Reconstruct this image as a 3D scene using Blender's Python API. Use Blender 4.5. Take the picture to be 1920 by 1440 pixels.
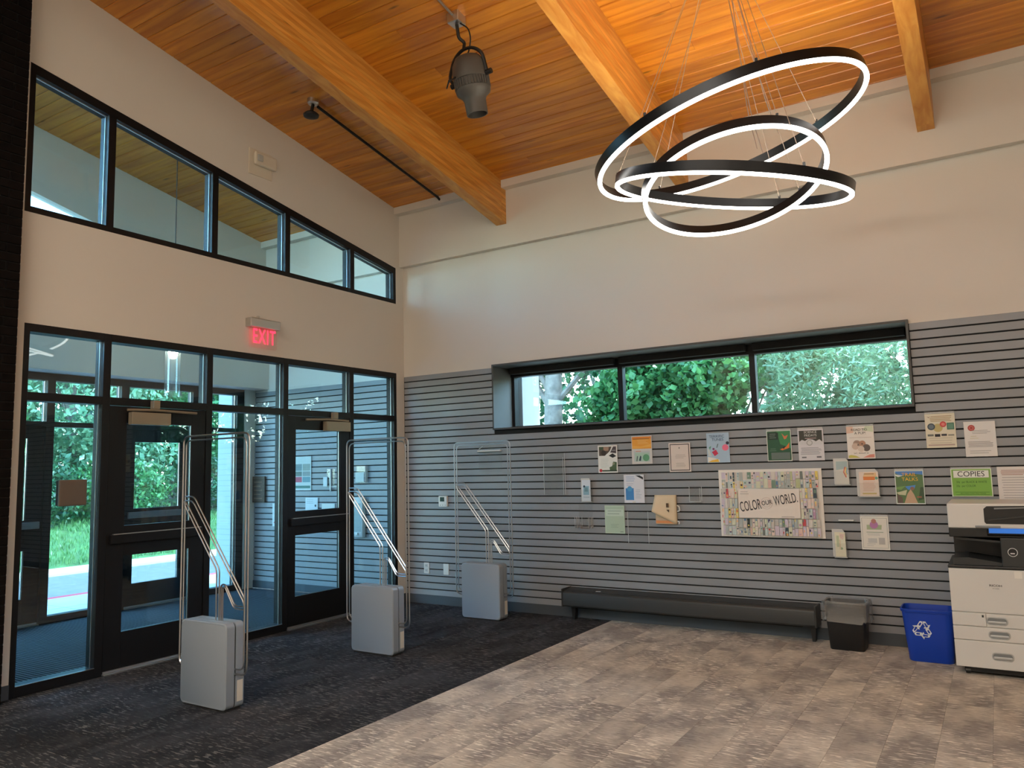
import bpy, bmesh, math, random
import numpy as np
from mathutils import Matrix, Vector, Euler

random.seed(7)
for o in list(bpy.data.objects):
    bpy.data.objects.remove(o)
scene = bpy.context.scene
COL = scene.collection

# ------------------------------------------------------------------ camera, sky, sun, added fill lights, exposure
F_PX = 1444.65
CAM = Vector((6.0507, -7.2155, 1.5441))
yaw, pit, rol = 0.5579, 0.1078, -0.0246
fwd = Vector((-math.sin(yaw) * math.cos(pit), math.cos(yaw) * math.cos(pit), math.sin(pit)))
rt = Vector((math.cos(yaw), math.sin(yaw), 0))
up = rt.cross(fwd)
r2 = rt * math.cos(rol) + up * math.sin(rol)
u2 = -rt * math.sin(rol) + up * math.cos(rol)
cd = bpy.data.cameras.new('camera')
cam = bpy.data.objects.new('camera', cd)
COL.objects.link(cam)
cd.sensor_fit = 'HORIZONTAL'
cd.sensor_width = 36.0
cd.lens = 36.0 * F_PX / 1920.0
cd.clip_start = 0.05
cd.clip_end = 400
m = Matrix.Identity(4)
for i in range(3):
    m[i][0], m[i][1], m[i][2], m[i][3] = r2[i], u2[i], -fwd[i], CAM[i]
cam.matrix_world = m
scene.camera = cam

SUN_DIR = Vector((0.45, 0.33, 0.83)).normalized()      # towards the sun: high over the building, no direct beam indoors
w = bpy.data.worlds.new('sky')
scene.world = w
w.use_nodes = True
wn = w.node_tree.nodes
wl = w.node_tree.links
wn.clear()
sky = wn.new('ShaderNodeTexSky')
sky.sky_type = 'NISHITA'
sky.sun_disc = False
sky.sun_elevation = math.asin(SUN_DIR.z)
sky.sun_rotation = math.atan2(SUN_DIR.x, SUN_DIR.y)
sky.air_density = 1.0
sky.dust_density = 0.6
sky.ozone_density = 1.2
bg = wn.new('ShaderNodeBackground')
bg.inputs['Strength'].default_value = 2.9
wo = wn.new('ShaderNodeOutputWorld')
hsv = wn.new('ShaderNodeHueSaturation')
hsv.inputs['Saturation'].default_value = 1.12
hsv.inputs['Hue'].default_value = 0.485
wl.new(sky.outputs[0], hsv.inputs['Color'])
wl.new(hsv.outputs[0], bg.inputs[0])
wl.new(bg.outputs[0], wo.inputs[0])

sd = bpy.data.lights.new('sun', 'SUN')
sd.energy = 6.0
sd.angle = 0.009
sd.color = (0.80, 0.97, 1.0)
so = bpy.data.objects.new('sun', sd)
COL.objects.link(so)
so.rotation_euler = SUN_DIR.to_track_quat('Z', 'Y').to_euler()

def area(name, loc, size, power, color, rot=(0, 0, 0)):
    d = bpy.data.lights.new(name, 'AREA')
    d.shape = 'RECTANGLE'
    d.size, d.size_y = size
    d.energy = power
    d.color = color
    o = bpy.data.objects.new(name, d)
    COL.objects.link(o)
    o.location = loc
    o.rotation_euler = rot
    return o
WARM = (1.0, 0.92, 0.80)
area('room_fill_light', (7.6, -8.6, 5.2), (2.4, 1.4), 55, WARM)  # unseen fill lights, added to brighten the walls and floor
area('room_fill_light', (2.4, -9.6, 5.6), (2.6, 2.2), 190, WARM)
area('room_fill_light', (5.4, -9.8, 5.6), (2.6, 2.2), 185, WARM)
area('room_fill_light', (8.6, -5.2, 4.8), (0.5, 2.0), 8, WARM)

scene.view_settings.view_transform = 'Standard'
scene.view_settings.look = 'None'
scene.view_settings.gamma = 1.0
scene.view_settings.use_curve_mapping = False
scene.view_settings.exposure = 0.12
scene.cycles.transparent_max_bounces = 18
scene.cycles.max_bounces = 7
scene.cycles.diffuse_bounces = 3
scene.cycles.glossy_bounces = 3
scene.cycles.transmission_bounces = 3
scene.cycles.adaptive_threshold = 0.03
scene.cycles.sample_clamp_indirect = 6.0

# ------------------------------------------------------------------ helpers
def S(r, g, b):
    return tuple(((c / 255) / 12.92 if c / 255 <= 0.04045 else ((c / 255 + 0.055) / 1.055) ** 2.4) for c in (r, g, b))

def wm(o):
    b = o.matrix_basis.copy()
    if o.parent:
        return wm(o.parent) @ o.matrix_parent_inverse @ b
    return b

def tag(o, label=None, cat=None, group=None, kind=None):
    if label: o['label'] = label
    if cat: o['category'] = cat
    if group: o['group'] = group
    if kind: o['kind'] = kind
    return o

def thing(name, loc, label, cat, group=None, kind=None):
    o = bpy.data.objects.new(name, None)
    o.empty_display_size = 0.1
    COL.objects.link(o)
    o.location = loc
    return tag(o, label, cat, group, kind)

def attach(o, parent):
    if parent is not None:
        o.parent = parent
        o.matrix_parent_inverse = wm(parent).inverted()

def copy_tree(o, parent=None):
    c = o.copy()
    COL.objects.link(c)
    pinv = o.matrix_parent_inverse.copy()
    c.parent = parent
    c.matrix_parent_inverse = pinv
    for ch in list(o.children):
        copy_tree(ch, c)
    return c

class MB:
    def __init__(s):
        s.v, s.f, s.mi, s.cur = [], [], [], 0
    def mat(s, i):
        s.cur = i
        return s
    def add(s, vs, fs):
        n = len(s.v)
        s.v += [tuple(p) for p in vs]
        for f in fs:
            s.f.append(tuple(n + i for i in f))
            s.mi.append(s.cur)
        return s
    def box(s, x0, x1, y0, y1, z0, z1):
        return s.add([(x0, y0, z0), (x1, y0, z0), (x1, y1, z0), (x0, y1, z0), (x0, y0, z1), (x1, y0, z1), (x1, y1, z1), (x0, y1, z1)],
                     [(0, 3, 2, 1), (4, 5, 6, 7), (0, 1, 5, 4), (1, 2, 6, 5), (2, 3, 7, 6), (3, 0, 4, 7)])
    def prism(s, poly, axis, a, b):
        # poly in the two other axes (order x,y,z without axis), extruded a..b
        def P(u, v, t):
            return {'x': (t, u, v), 'y': (u, t, v), 'z': (u, v, t)}[axis]
        n = len(poly)
        vs = [P(u, v, a) for u, v in poly] + [P(u, v, b) for u, v in poly]
        fs = [tuple(range(n)), tuple(range(2 * n - 1, n - 1, -1))]
        fs += [(i, i + n, (i + 1) % n + n, (i + 1) % n) for i in range(n)]
        return s.add(vs, fs)
    def tube(s, pts, r, seg=8, closed=False, cap=True):
        pts = [Vector(p) for p in pts]
        n = len(pts)
        rs = r if isinstance(r, (list, tuple)) else [r] * n
        rings = []
        prev = None
        for i, p in enumerate(pts):
            a = pts[i - 1] if (i > 0 or closed) else p
            b = pts[(i + 1) % n] if (i < n - 1 or closed) else p
            t = (b - a).normalized()
            if prev is None:
                ref = Vector((0, 0, 1)) if abs(t.z) < 0.9 else Vector((1, 0, 0))
                nn = t.cross(ref).normalized()
            else:
                nn = (prev - t * prev.dot(t))
                nn = nn.normalized() if nn.length > 1e-6 else t.orthogonal().normalized()
            prev = nn
            bb = t.cross(nn)
            rings.append([p + (nn * math.cos(k * 2 * math.pi / seg) + bb * math.sin(k * 2 * math.pi / seg)) * rs[i] for k in range(seg)])
        vs = [q for ring in rings for q in ring]
        fs = []
        for i in range(n if closed else n - 1):
            j = (i + 1) % n
            for k in range(seg):
                fs.append((i * seg + k, i * seg + (k + 1) % seg, j * seg + (k + 1) % seg, j * seg + k))
        if cap and not closed:
            fs.append(tuple(range(seg - 1, -1, -1)))
            fs.append(tuple(range((n - 1) * seg, n * seg)))
        return s.add(vs, fs)
    def lathe(s, prof, c=(0, 0, 0), seg=24, M=None):
        vs = []
        for r, z in prof:
            for k in range(seg):
                a = k * 2 * math.pi / seg
                q = Vector((r * math.cos(a), r * math.sin(a), z))
                if M is not None: q = M @ q
                vs.append(q + Vector(c))
        fs = []
        for i in range(len(prof) - 1):
            for k in range(seg):
                fs.append((i * seg + k, i * seg + (k + 1) % seg, (i + 1) * seg + (k + 1) % seg, (i + 1) * seg + k))
        return s.add(vs, fs)
    def loft(s, loops, cap0=True, cap1=True):
        n = len(loops[0])
        vs = [q for l in loops for q in l]
        fs = []
        for i in range(len(loops) - 1):
            for k in range(n):
                fs.append((i * n + k, i * n + (k + 1) % n, (i + 1) * n + (k + 1) % n, (i + 1) * n + k))
        if cap0: fs.append(tuple(range(n - 1, -1, -1)))
        if cap1: fs.append(tuple(range((len(loops) - 1) * n, len(loops) * n)))
        return s.add(vs, fs)
    def mesh(s, name, mats, smooth=False, bevel=0, fixn=True):
        me = bpy.data.meshes.new(name)
        me.from_pydata(s.v, [], s.f)
        for mt in (mats if isinstance(mats, (list, tuple)) else [mats]):
            me.materials.append(mt)
        for p, i in zip(me.polygons, s.mi):
            p.material_index = i
        if bevel or fixn:
            bm = bmesh.new()
            bm.from_mesh(me)
            if fixn: bmesh.ops.recalc_face_normals(bm, faces=bm.faces)
            if bevel:
                bmesh.ops.bevel(bm, geom=[e for e in bm.edges if len(e.link_faces) == 2 and e.calc_face_angle(0) > 0.6], offset=bevel, segments=2, affect='EDGES', profile=0.6)
            bm.to_mesh(me)
            bm.free()
        if smooth:
            me.polygons.foreach_set('use_smooth', [True] * len(me.polygons))
            try: me.set_sharp_from_angle(angle=math.radians(40))
            except Exception: pass
        me.update()
        return me
    def build(s, name, mats, parent=None, smooth=False, bevel=0, fixn=True):
        o = bpy.data.objects.new(name, s.mesh(name, mats, smooth, bevel, fixn))
        COL.objects.link(o)
        attach(o, parent)
        return o

def B(name, mat, x0, x1, y0, y1, z0, z1, parent=None, bevel=0):
    return MB().box(x0, x1, y0, y1, z0, z1).build(name, mat, parent, bevel=bevel)

def piece(mesh, name, loc, parent, rot=None):
    o = bpy.data.objects.new(name, mesh)
    COL.objects.link(o)
    o.location = loc
    if rot: o.rotation_euler = rot
    o.parent = parent
    return o

def roundpath(pts, rad, n=5):
    pts = [Vector(p) for p in pts]
    out = [pts[0]]
    for i in range(1, len(pts) - 1):
        a, p, b = pts[i - 1], pts[i], pts[i + 1]
        d1 = (a - p); d2 = (b - p)
        r = min(rad, d1.length * 0.45, d2.length * 0.45)
        p1 = p + d1.normalized() * r
        p2 = p + d2.normalized() * r
        for k in range(n + 1):
            t = k / n
            out.append(p1 * (1 - t) ** 2 + p * 2 * t * (1 - t) + p2 * t * t)
    out.append(pts[-1])
    return out

def rrect(w, d, r, n=4, cx=0, cy=0, z=0):
    out = []
    for sx, sy, a0 in ((1, 1, 0), (-1, 1, 90), (-1, -1, 180), (1, -1, 270)):
        for k in range(n + 1):
            a = math.radians(a0 + 90 * k / n)
            out.append((cx + sx * (w / 2 - r) + r * math.cos(a), cy + sy * (d / 2 - r) + r * math.sin(a), z))
    return out

def text(body, mat, loc, size, parent, rot=(math.pi / 2, 0, 0), align='CENTER', sx=1.0, name='lettering', bold=0.0, spacing=1.0):
    c = bpy.data.curves.new(name, 'FONT')
    c.body = body
    c.size = size
    c.align_x = align
    c.align_y = 'CENTER'
    c.extrude = 0.0
    c.offset = bold
    c.space_character = spacing
    c.resolution_u = 3
    c.materials.append(mat)
    tmp = bpy.data.objects.new('tmp', c)
    COL.objects.link(tmp)
    bpy.context.view_layer.update()
    me = bpy.data.meshes.new_from_object(tmp.evaluated_get(bpy.context.evaluated_depsgraph_get()))
    bpy.data.objects.remove(tmp)
    me.materials.clear(); me.materials.append(mat)
    o = bpy.data.objects.new(name, me)
    COL.objects.link(o)
    o.location = loc
    o.rotation_euler = rot
    o.scale = (sx, 1, 1)
    attach(o, parent)
    return o

# ------------------------------------------------------------------ materials
MATS = {}
def P(name, color, rough=0.6, metal=0.0, spec=0.5, coat=0.0, emit=None, estr=0.0, bump=0.0, bscale=200.0, var=0.0, vscale=3.0, trans=0.0):
    if name in MATS: return MATS[name]
    mt = bpy.data.materials.new(name)
    mt.use_nodes = True
    nt = mt.node_tree
    b = nt.nodes['Principled BSDF']
    b.inputs['Base Color'].default_value = (*color, 1)
    b.inputs['Roughness'].default_value = rough
    b.inputs['Metallic'].default_value = metal
    b.inputs['Specular IOR Level'].default_value = spec
    b.inputs['Coat Weight'].default_value = coat
    if emit:
        b.inputs['Emission Color'].default_value = (*emit, 1)
        b.inputs['Emission Strength'].default_value = estr
    if var or bump:
        geo = nt.nodes.new('ShaderNodeNewGeometry')
    if var:
        nz = nt.nodes.new('ShaderNodeTexNoise')
        nz.inputs['Scale'].default_value = vscale
        nz.inputs['Detail'].default_value = 5
        nt.links.new(geo.outputs['Position'], nz.inputs['Vector'])
        mr = nt.nodes.new('ShaderNodeMapRange')
        mr.inputs[1].default_value = 0.3; mr.inputs[2].default_value = 0.7
        mr.inputs[3].default_value = 1 - var; mr.inputs[4].default_value = 1 + var
        nt.links.new(nz.outputs[0], mr.inputs[0])
        mx = nt.nodes.new('ShaderNodeMix'); mx.data_type = 'RGBA'; mx.blend_type = 'MULTIPLY'
        mx.inputs[0].default_value = 1
        mx.inputs[6].default_value = (*color, 1)
        nt.links.new(mr.outputs[0], mx.inputs[7])
        nt.links.new(mx.outputs[2], b.inputs['Base Color'])
    if bump:
        n2 = nt.nodes.new('ShaderNodeTexNoise')
        n2.inputs['Scale'].default_value = bscale
        nt.links.new(geo.outputs['Position'], n2.inputs['Vector'])
        bp = nt.nodes.new('ShaderNodeBump')
        bp.inputs['Strength'].default_value = bump
        bp.inputs['Distance'].default_value = 0.002
        nt.links.new(n2.outputs[0], bp.inputs['Height'])
        nt.links.new(bp.outputs[0], b.inputs['Normal'])
    MATS[name] = mt
    return mt

def ink(c, rough=0.55):
    return P('print_%d_%d_%d' % tuple(c), S(*c), rough)

def glass_mat(name, tint, f0=0.045, rough=0.0, haze=0.0):
    if name in MATS: return MATS[name]
    mt = bpy.data.materials.new(name)
    mt.use_nodes = True
    nt = mt.node_tree; N = nt.nodes; L = nt.links
    N.clear()
    out = N.new('ShaderNodeOutputMaterial')
    tr = N.new('ShaderNodeBsdfTransparent'); tr.inputs[0].default_value = (*tint, 1)
    gl = N.new('ShaderNodeBsdfGlossy'); gl.inputs['Roughness'].default_value = rough
    geo = N.new('ShaderNodeNewGeometry')
    dot = N.new('ShaderNodeVectorMath'); dot.operation = 'DOT_PRODUCT'
    L.new(geo.outputs['Incoming'], dot.inputs[0]); L.new(geo.outputs['Normal'], dot.inputs[1])
    ab = N.new('ShaderNodeMath'); ab.operation = 'ABSOLUTE'; L.new(dot.outputs['Value'], ab.inputs[0])
    om = N.new('ShaderNodeMath'); om.operation = 'SUBTRACT'; om.inputs[0].default_value = 1; L.new(ab.outputs[0], om.inputs[1])
    pw = N.new('ShaderNodeMath'); pw.operation = 'POWER'; pw.inputs[1].default_value = 5; L.new(om.outputs[0], pw.inputs[0])
    ma = N.new('ShaderNodeMath'); ma.operation = 'MULTIPLY_ADD'; ma.inputs[1].default_value = 1 - f0; ma.inputs[2].default_value = f0; L.new(pw.outputs[0], ma.inputs[0])
    mx = N.new('ShaderNodeMixShader')
    L.new(ma.outputs[0], mx.inputs[0]); L.new(tr.outputs[0], mx.inputs[1]); L.new(gl.outputs[0], mx.inputs[2])
    last = mx
    if haze:
        df = N.new('ShaderNodeBsdfDiffuse'); df.inputs[0].default_value = (0.85, 0.87, 0.87, 1)
        m2 = N.new('ShaderNodeMixShader'); m2.inputs[0].default_value = haze
        L.new(mx.outputs[0], m2.inputs[1]); L.new(df.outputs[0], m2.inputs[2]); last = m2
    L.new(last.outputs[0], out.inputs[0])
    MATS[name] = mt
    return mt

def wood(name, dark, light, sc, lam=False, rough=0.38, rnd=0.22, coat=0.15):
    mt = bpy.data.materials.new(name); mt.use_nodes = True
    nt = mt.node_tree; N = nt.nodes; L = nt.links
    b = N['Principled BSDF']
    geo = N.new('ShaderNodeNewGeometry')
    oi = N.new('ShaderNodeObjectInfo')
    off = N.new('ShaderNodeVectorMath'); off.operation = 'SCALE'; off.inputs[0].default_value = (37.0, 11.0, 5.0)
    L.new(oi.outputs['Random'], off.inputs['Scale'])
    ad = N.new('ShaderNodeVectorMath'); ad.operation = 'ADD'
    L.new(geo.outputs['Position'], ad.inputs[0]); L.new(off.outputs[0], ad.inputs[1])
    src = ad
    if lam:                                    # glued laminations: stacked bands that follow the beam's slope
        sx = N.new('ShaderNodeSeparateXYZ'); L.new(geo.outputs['Position'], sx.inputs[0])
        h = N.new('ShaderNodeMath'); h.operation = 'MULTIPLY_ADD'; h.inputs[1].default_value = 0.1873; L.new(sx.outputs['Y'], h.inputs[0]); L.new(sx.outputs['Z'], h.inputs[2])
        q = N.new('ShaderNodeMath'); q.operation = 'DIVIDE'; q.inputs[1].default_value = 0.0385; L.new(h.outputs[0], q.inputs[0])
        fl = N.new('ShaderNodeMath'); fl.operation = 'FLOOR'; L.new(q.outputs[0], fl.inputs[0])
        wn_ = N.new('ShaderNodeTexWhiteNoise'); wn_.noise_dimensions = '1D'; L.new(fl.outputs[0], wn_.inputs['W'])
        fr = N.new('ShaderNodeMath'); fr.operation = 'FRACT'; L.new(q.outputs[0], fr.inputs[0])
        of2 = N.new('ShaderNodeVectorMath'); of2.operation = 'SCALE'; of2.inputs[0].default_value = (3, 17, 9); L.new(wn_.outputs['Value'], of2.inputs['Scale'])
        ad2 = N.new('ShaderNodeVectorMath'); ad2.operation = 'ADD'; L.new(ad.outputs[0], ad2.inputs[0]); L.new(of2.outputs[0], ad2.inputs[1])
        src = ad2
    mp = N.new('ShaderNodeMapping'); mp.inputs['Scale'].default_value = sc; L.new(src.outputs[0], mp.inputs[0])
    n1 = N.new('ShaderNodeTexNoise'); n1.inputs['Scale'].default_value = 1.0; n1.inputs['Detail'].default_value = 7; n1.inputs['Distortion'].default_value = 0.8
    L.new(mp.outputs[0], n1.inputs['Vector'])
    cr = N.new('ShaderNodeValToRGB')
    cr.color_ramp.elements[0].position = 0.32; cr.color_ramp.elements[0].color = (*dark, 1)
    cr.color_ramp.elements[1].position = 0.66; cr.color_ramp.elements[1].color = (*light, 1)
    L.new(n1.outputs[0], cr.inputs[0])
    # knots
    mp2 = N.new('ShaderNodeMapping'); mp2.inputs['Scale'].default_value = tuple(max(1.3, s * 0.45) for s in sc); L.new(src.outputs[0], mp2.inputs[0])
    vo = N.new('ShaderNodeTexVoronoi'); vo.inputs['Scale'].default_value = 1.0; L.new(mp2.outputs[0], vo.inputs['Vector'])
    kr = N.new('ShaderNodeMapRange'); kr.inputs[1].default_value = 0.03; kr.inputs[2].default_value = 0.10; kr.inputs[3].default_value = 0.35; kr.inputs[4].default_value = 1.0
    L.new(vo.outputs['Distance'], kr.inputs[0])
    k2 = N.new('ShaderNodeMix'); k2.data_type = 'RGBA'; k2.blend_type = 'MULTIPLY'; k2.inputs[0].default_value = 1
    L.new(cr.outputs[0], k2.inputs[6]); L.new(kr.outputs[0], k2.inputs[7])
    hs = N.new('ShaderNodeHueSaturation')
    vr = N.new('ShaderNodeMapRange'); vr.inputs[3].default_value = 1 - rnd; vr.inputs[4].default_value = 1 + rnd
    L.new((wn_.outputs['Value'] if lam else oi.outputs['Random']), vr.inputs[0]); L.new(vr.outputs[0], hs.inputs['Value'])
    L.new(k2.outputs[2], hs.inputs['Color'])
    last = hs.outputs[0]
    if lam:
        jt = N.new('ShaderNodeMath'); jt.operation = 'GREATER_THAN'; jt.inputs[1].default_value = 0.93; L.new(fr.outputs[0], jt.inputs[0])
        jm = N.new('ShaderNodeMix'); jm.data_type = 'RGBA'; jm.blend_type = 'MULTIPLY'; jm.inputs[7].default_value = (0.8, 0.74, 0.66, 1)
        L.new(jt.outputs[0], jm.inputs[0]); L.new(last, jm.inputs[6]); last = jm.outputs[2]
    L.new(last, b.inputs['Base Color'])
    b.inputs['Roughness'].default_value = rough
    b.inputs['Coat Weight'].default_value = coat
    b.inputs['Coat Roughness'].default_value = 0.2
    return mt

def carpet(name, c_lo, c_hi, c_dash, patch):
    mt = bpy.data.materials.new(name); mt.use_nodes = True
    nt = mt.node_tree; N = nt.nodes; L = nt.links
    b = N['Principled BSDF']; b.inputs['Roughness'].default_value = 0.95; b.inputs['Specular IOR Level'].default_value = 0.15
    geo = N.new('ShaderNodeNewGeometry'); oi = N.new('ShaderNodeObjectInfo')
    off = N.new('ShaderNodeVectorMath'); off.operation = 'SCALE'; off.inputs[0].default_value = (13, 29, 0); L.new(oi.outputs['Random'], off.inputs['Scale'])
    ad = N.new('ShaderNodeVectorMath'); ad.operation = 'ADD'; L.new(geo.outputs['Position'], ad.inputs[0]); L.new(off.outputs[0], ad.inputs[1])
    # large soft clouds, per tile
    m1 = N.new('ShaderNodeMapping'); m1.inputs['Scale'].default_value = (3.2, 1.6, 1); L.new(ad.outputs[0], m1.inputs[0])
    n1 = N.new('ShaderNodeTexNoise'); n1.inputs['Scale'].default_value = 1.1; n1.inputs['Detail'].default_value = 4; L.new(m1.outputs[0], n1.inputs['Vector'])
    cr = N.new('ShaderNodeValToRGB'); cr.color_ramp.elements[0].position = 0.40; cr.color_ramp.elements[0].color = (*c_lo, 1)
    cr.color_ramp.elements[1].position = 0.62; cr.color_ramp.elements[1].color = (*c_hi, 1); L.new(n1.outputs[0], cr.inputs[0])
    # short dashes across the planks
    m2 = N.new('ShaderNodeMapping'); m2.inputs['Scale'].default_value = (13, 72, 1); L.new(ad.outputs[0], m2.inputs[0])
    n2 = N.new('ShaderNodeTexNoise'); n2.inputs['Scale'].default_value = 1.0; n2.inputs['Detail'].default_value = 2; L.new(m2.outputs[0], n2.inputs['Vector'])
    d = N.new('ShaderNodeMapRange'); d.inputs[1].default_value = 0.565; d.inputs[2].default_value = 0.61; L.new(n2.outputs[0], d.inputs[0])
    m3 = N.new('ShaderNodeMapping'); m3.inputs['Scale'].default_value = (1.5, 1.5, 1); L.new(ad.outputs[0], m3.inputs[0])
    n3 = N.new('ShaderNodeTexNoise'); n3.inputs['Scale'].default_value = 1.3; L.new(m3.outputs[0], n3.inputs['Vector'])
    d3 = N.new('ShaderNodeMapRange'); d3.inputs[1].default_value = 0.38; d3.inputs[2].default_value = 0.6; d3.inputs[3].default_value = 0.2; d3.inputs[4].default_value = 1.0; L.new(n3.outputs[0], d3.inputs[0])
    dm = N.new('ShaderNodeMath'); dm.operation = 'MULTIPLY'; L.new(d.outputs[0], dm.inputs[0]); L.new(d3.outputs[0], dm.inputs[1])
    mx = N.new('ShaderNodeMix'); mx.data_type = 'RGBA'; L.new(dm.outputs[0], mx.inputs[0]); L.new(cr.outputs[0], mx.inputs[6]); mx.inputs[7].default_value = (*c_dash, 1)
    # dark dashes too
    m5 = N.new('ShaderNodeMapping'); m5.inputs['Scale'].default_value = (13, 72, 1); m5.inputs['Location'].default_value = (5, 31.4, 0); L.new(ad.outputs[0], m5.inputs[0])
    n5 = N.new('ShaderNodeTexNoise'); n5.inputs['Scale'].default_value = 1.0; n5.inputs['Detail'].default_value = 2; L.new(m5.outputs[0], n5.inputs['Vector'])
    d5 = N.new('ShaderNodeMapRange'); d5.inputs[1].default_value = 0.57; d5.inputs[2].default_value = 0.64; d5.inputs[3].default_value = 1.0; d5.inputs[4].default_value = 0.72; L.new(n5.outputs[0], d5.inputs[0])
    mk = N.new('ShaderNodeMix'); mk.data_type = 'RGBA'; mk.blend_type = 'MULTIPLY'; mk.inputs[0].default_value = 1; L.new(mx.outputs[2], mk.inputs[6]); L.new(d5.outputs[0], mk.inputs[7])
    hs = N.new('ShaderNodeHueSaturation')
    vr = N.new('ShaderNodeMapRange'); vr.inputs[3].default_value = 1 - patch; vr.inputs[4].default_value = 1 + patch; L.new(oi.outputs['Random'], vr.inputs[0]); L.new(vr.outputs[0], hs.inputs['Value'])
    L.new(mk.outputs[2], hs.inputs['Color']); L.new(hs.outputs[0], b.inputs['Base Color'])
    n4 = N.new('ShaderNodeTexNoise'); n4.inputs['Scale'].default_value = 260; L.new(geo.outputs['Position'], n4.inputs['Vector'])
    bp = N.new('ShaderNodeBump'); bp.inputs['Strength'].default_value = 0.5; bp.inputs['Distance'].default_value = 0.004; L.new(n4.outputs[0], bp.inputs['Height']); L.new(bp.outputs[0], b.inputs['Normal'])
    return mt

PAINT = P('wall_paint', (0.77, 0.715, 0.635), 0.7, bump=0.08, bscale=90)
PAINT_VEST = PAINT
SLAT = P('slat_grey', S(149, 152, 156), 0.42, var=0.04, vscale=2)
GROOVE = P('groove_black', (0.006, 0.006, 0.006), 0.8)
FRAME = P('black_anodized', (0.008, 0.008, 0.009), 0.42, spec=0.3)
GREYTRIM = P('window_surround_grey', S(82, 82, 80), 0.5)
BASEB = P('rubber_base', S(74, 80, 86), 0.6)
STEEL = P('steel', (0.55, 0.56, 0.57), 0.28, metal=1.0)
ALU = P('aluminium', (0.62, 0.61, 0.58), 0.35, metal=1.0)
BLACK = P('black_plastic', (0.012, 0.012, 0.012), 0.45)
MATTEBLACK = P('matte_black', (0.01, 0.01, 0.01), 0.8)
WHITEPL = P('white_plastic', S(228, 228, 224), 0.4)
GLASS = glass_mat('storefront_glass', (0.87, 0.955, 0.975))
GLASSW = glass_mat('window_glass', (0.92, 0.97, 0.95))
ACRYL = glass_mat('clear_acrylic', (0.988, 0.99, 0.988), 0.035, 0.12, haze=0.015)
ACRYL_EDGE = P('acrylic_edge', (0.75, 0.78, 0.78), 0.25)
PLANK = wood('ceiling_plank', S(186, 106, 20), S(224, 148, 42), (0.9, 14, 14), rough=0.36, rnd=0.13, coat=0.5)
BEAMW = wood('glulam', S(212, 136, 48), S(238, 174, 84), (16, 1.0, 16), lam=True, rough=0.42, rnd=0.12)
CARPET = carpet('beige_carpet', S(154, 147, 140), S(204, 195, 180), S(240, 232, 218), 0.06)
CARPET_D = carpet('charcoal_carpet', S(44, 46, 49), S(64, 65, 68), S(112, 110, 108), 0.08)
EXTW = P('exterior_white', S(150, 158, 164), 0.7)

# ------------------------------------------------------------------ floor
AX, BY = 4.72, 0.1873                        # ceiling plane: z = AX - BY*y
def zc(y): return AX - BY * y
DIV = 2.66
fl = MB().mat(0).box(0, DIV, -11, 0, -0.15, -0.006).mat(1).box(DIV, 9.6, -11, 0, -0.15, -0.006).build('floor', [CARPET_D, CARPET])
tag(fl, 'carpeted floor, charcoal by the doors and beige beyond', 'floor', kind='structure')
def tile_mesh(wx, wy, mat):
    g = 0.0004; c = 0.0006
    b_ = MB()
    b_.loft([[(-wx / 2 + g, -wy / 2 + g, -0.006), (wx / 2 - g, -wy / 2 + g, -0.006), (wx / 2 - g, wy / 2 - g, -0.006), (-wx / 2 + g, wy / 2 - g, -0.006)],
             [(-wx / 2 + g, -wy / 2 + g, -c), (wx / 2 - g, -wy / 2 + g, -c), (wx / 2 - g, wy / 2 - g, -c), (-wx / 2 + g, wy / 2 - g, -c)],
             [(-wx / 2 + g + c, -wy / 2 + g + c, 0), (wx / 2 - g - c, -wy / 2 + g + c, 0), (wx / 2 - g - c, wy / 2 - g - c, 0), (-wx / 2 + g + c, wy / 2 - g - c, 0)]])
    return b_.mesh('carpet_tile', mat)
tb = tile_mesh(0.25, 1.0, CARPET); tb2 = tile_mesh(0.25, 0.5, CARPET)
for i in range(22):
    x = DIV + 0.125 + i * 0.25
    o0 = (i * 0.37) % 1.0
    y = 0.0
    first = round(o0 * 4) / 4
    if first > 0.01:
        piece(tile_mesh(0.25, first, CARPET), 'carpet_tile', (x, -first / 2, 0), fl); y = -first
    while y > -6.2:
        piece(tb, 'carpet_tile', (x, y - 0.5, 0), fl); y -= 1.0
td = tile_mesh(DIV / 10, 1.0, CARPET_D)
for i in range(10):
    x = DIV / 20 + i * DIV / 10
    first = round(((i * 0.37) % 1.0) * 4) / 4
    y = 0.0
    if first > 0.01:
        piece(tile_mesh(DIV / 10, first, CARPET_D), 'carpet_tile', (x, -first / 2, 0), fl); y = -first
    while y > -6.2:
        piece(td, 'carpet_tile', (x, y - 0.5, 0), fl); y -= 1.0
# vestibule floor: ribbed entrance mat
MAT = P('ribbed_mat', S(62, 66, 70), 0.9)
vf = B('floor_vestibule', MAT, -2.82, 0, -4.7, 0, -0.15, -0.008)
tag(vf, 'dark ribbed entrance matting inside the vestibule', 'floor', kind='structure')
rb = MB()
y = -4.68
while y < -0.02:
    rb.box(-2.75, -0.14, y, y + 0.022, -0.008, 0.0); y += 0.036
r_ = rb.build('mat_rib', MAT, vf, fixn=False); r_['kind'] = 'stuff'

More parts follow.
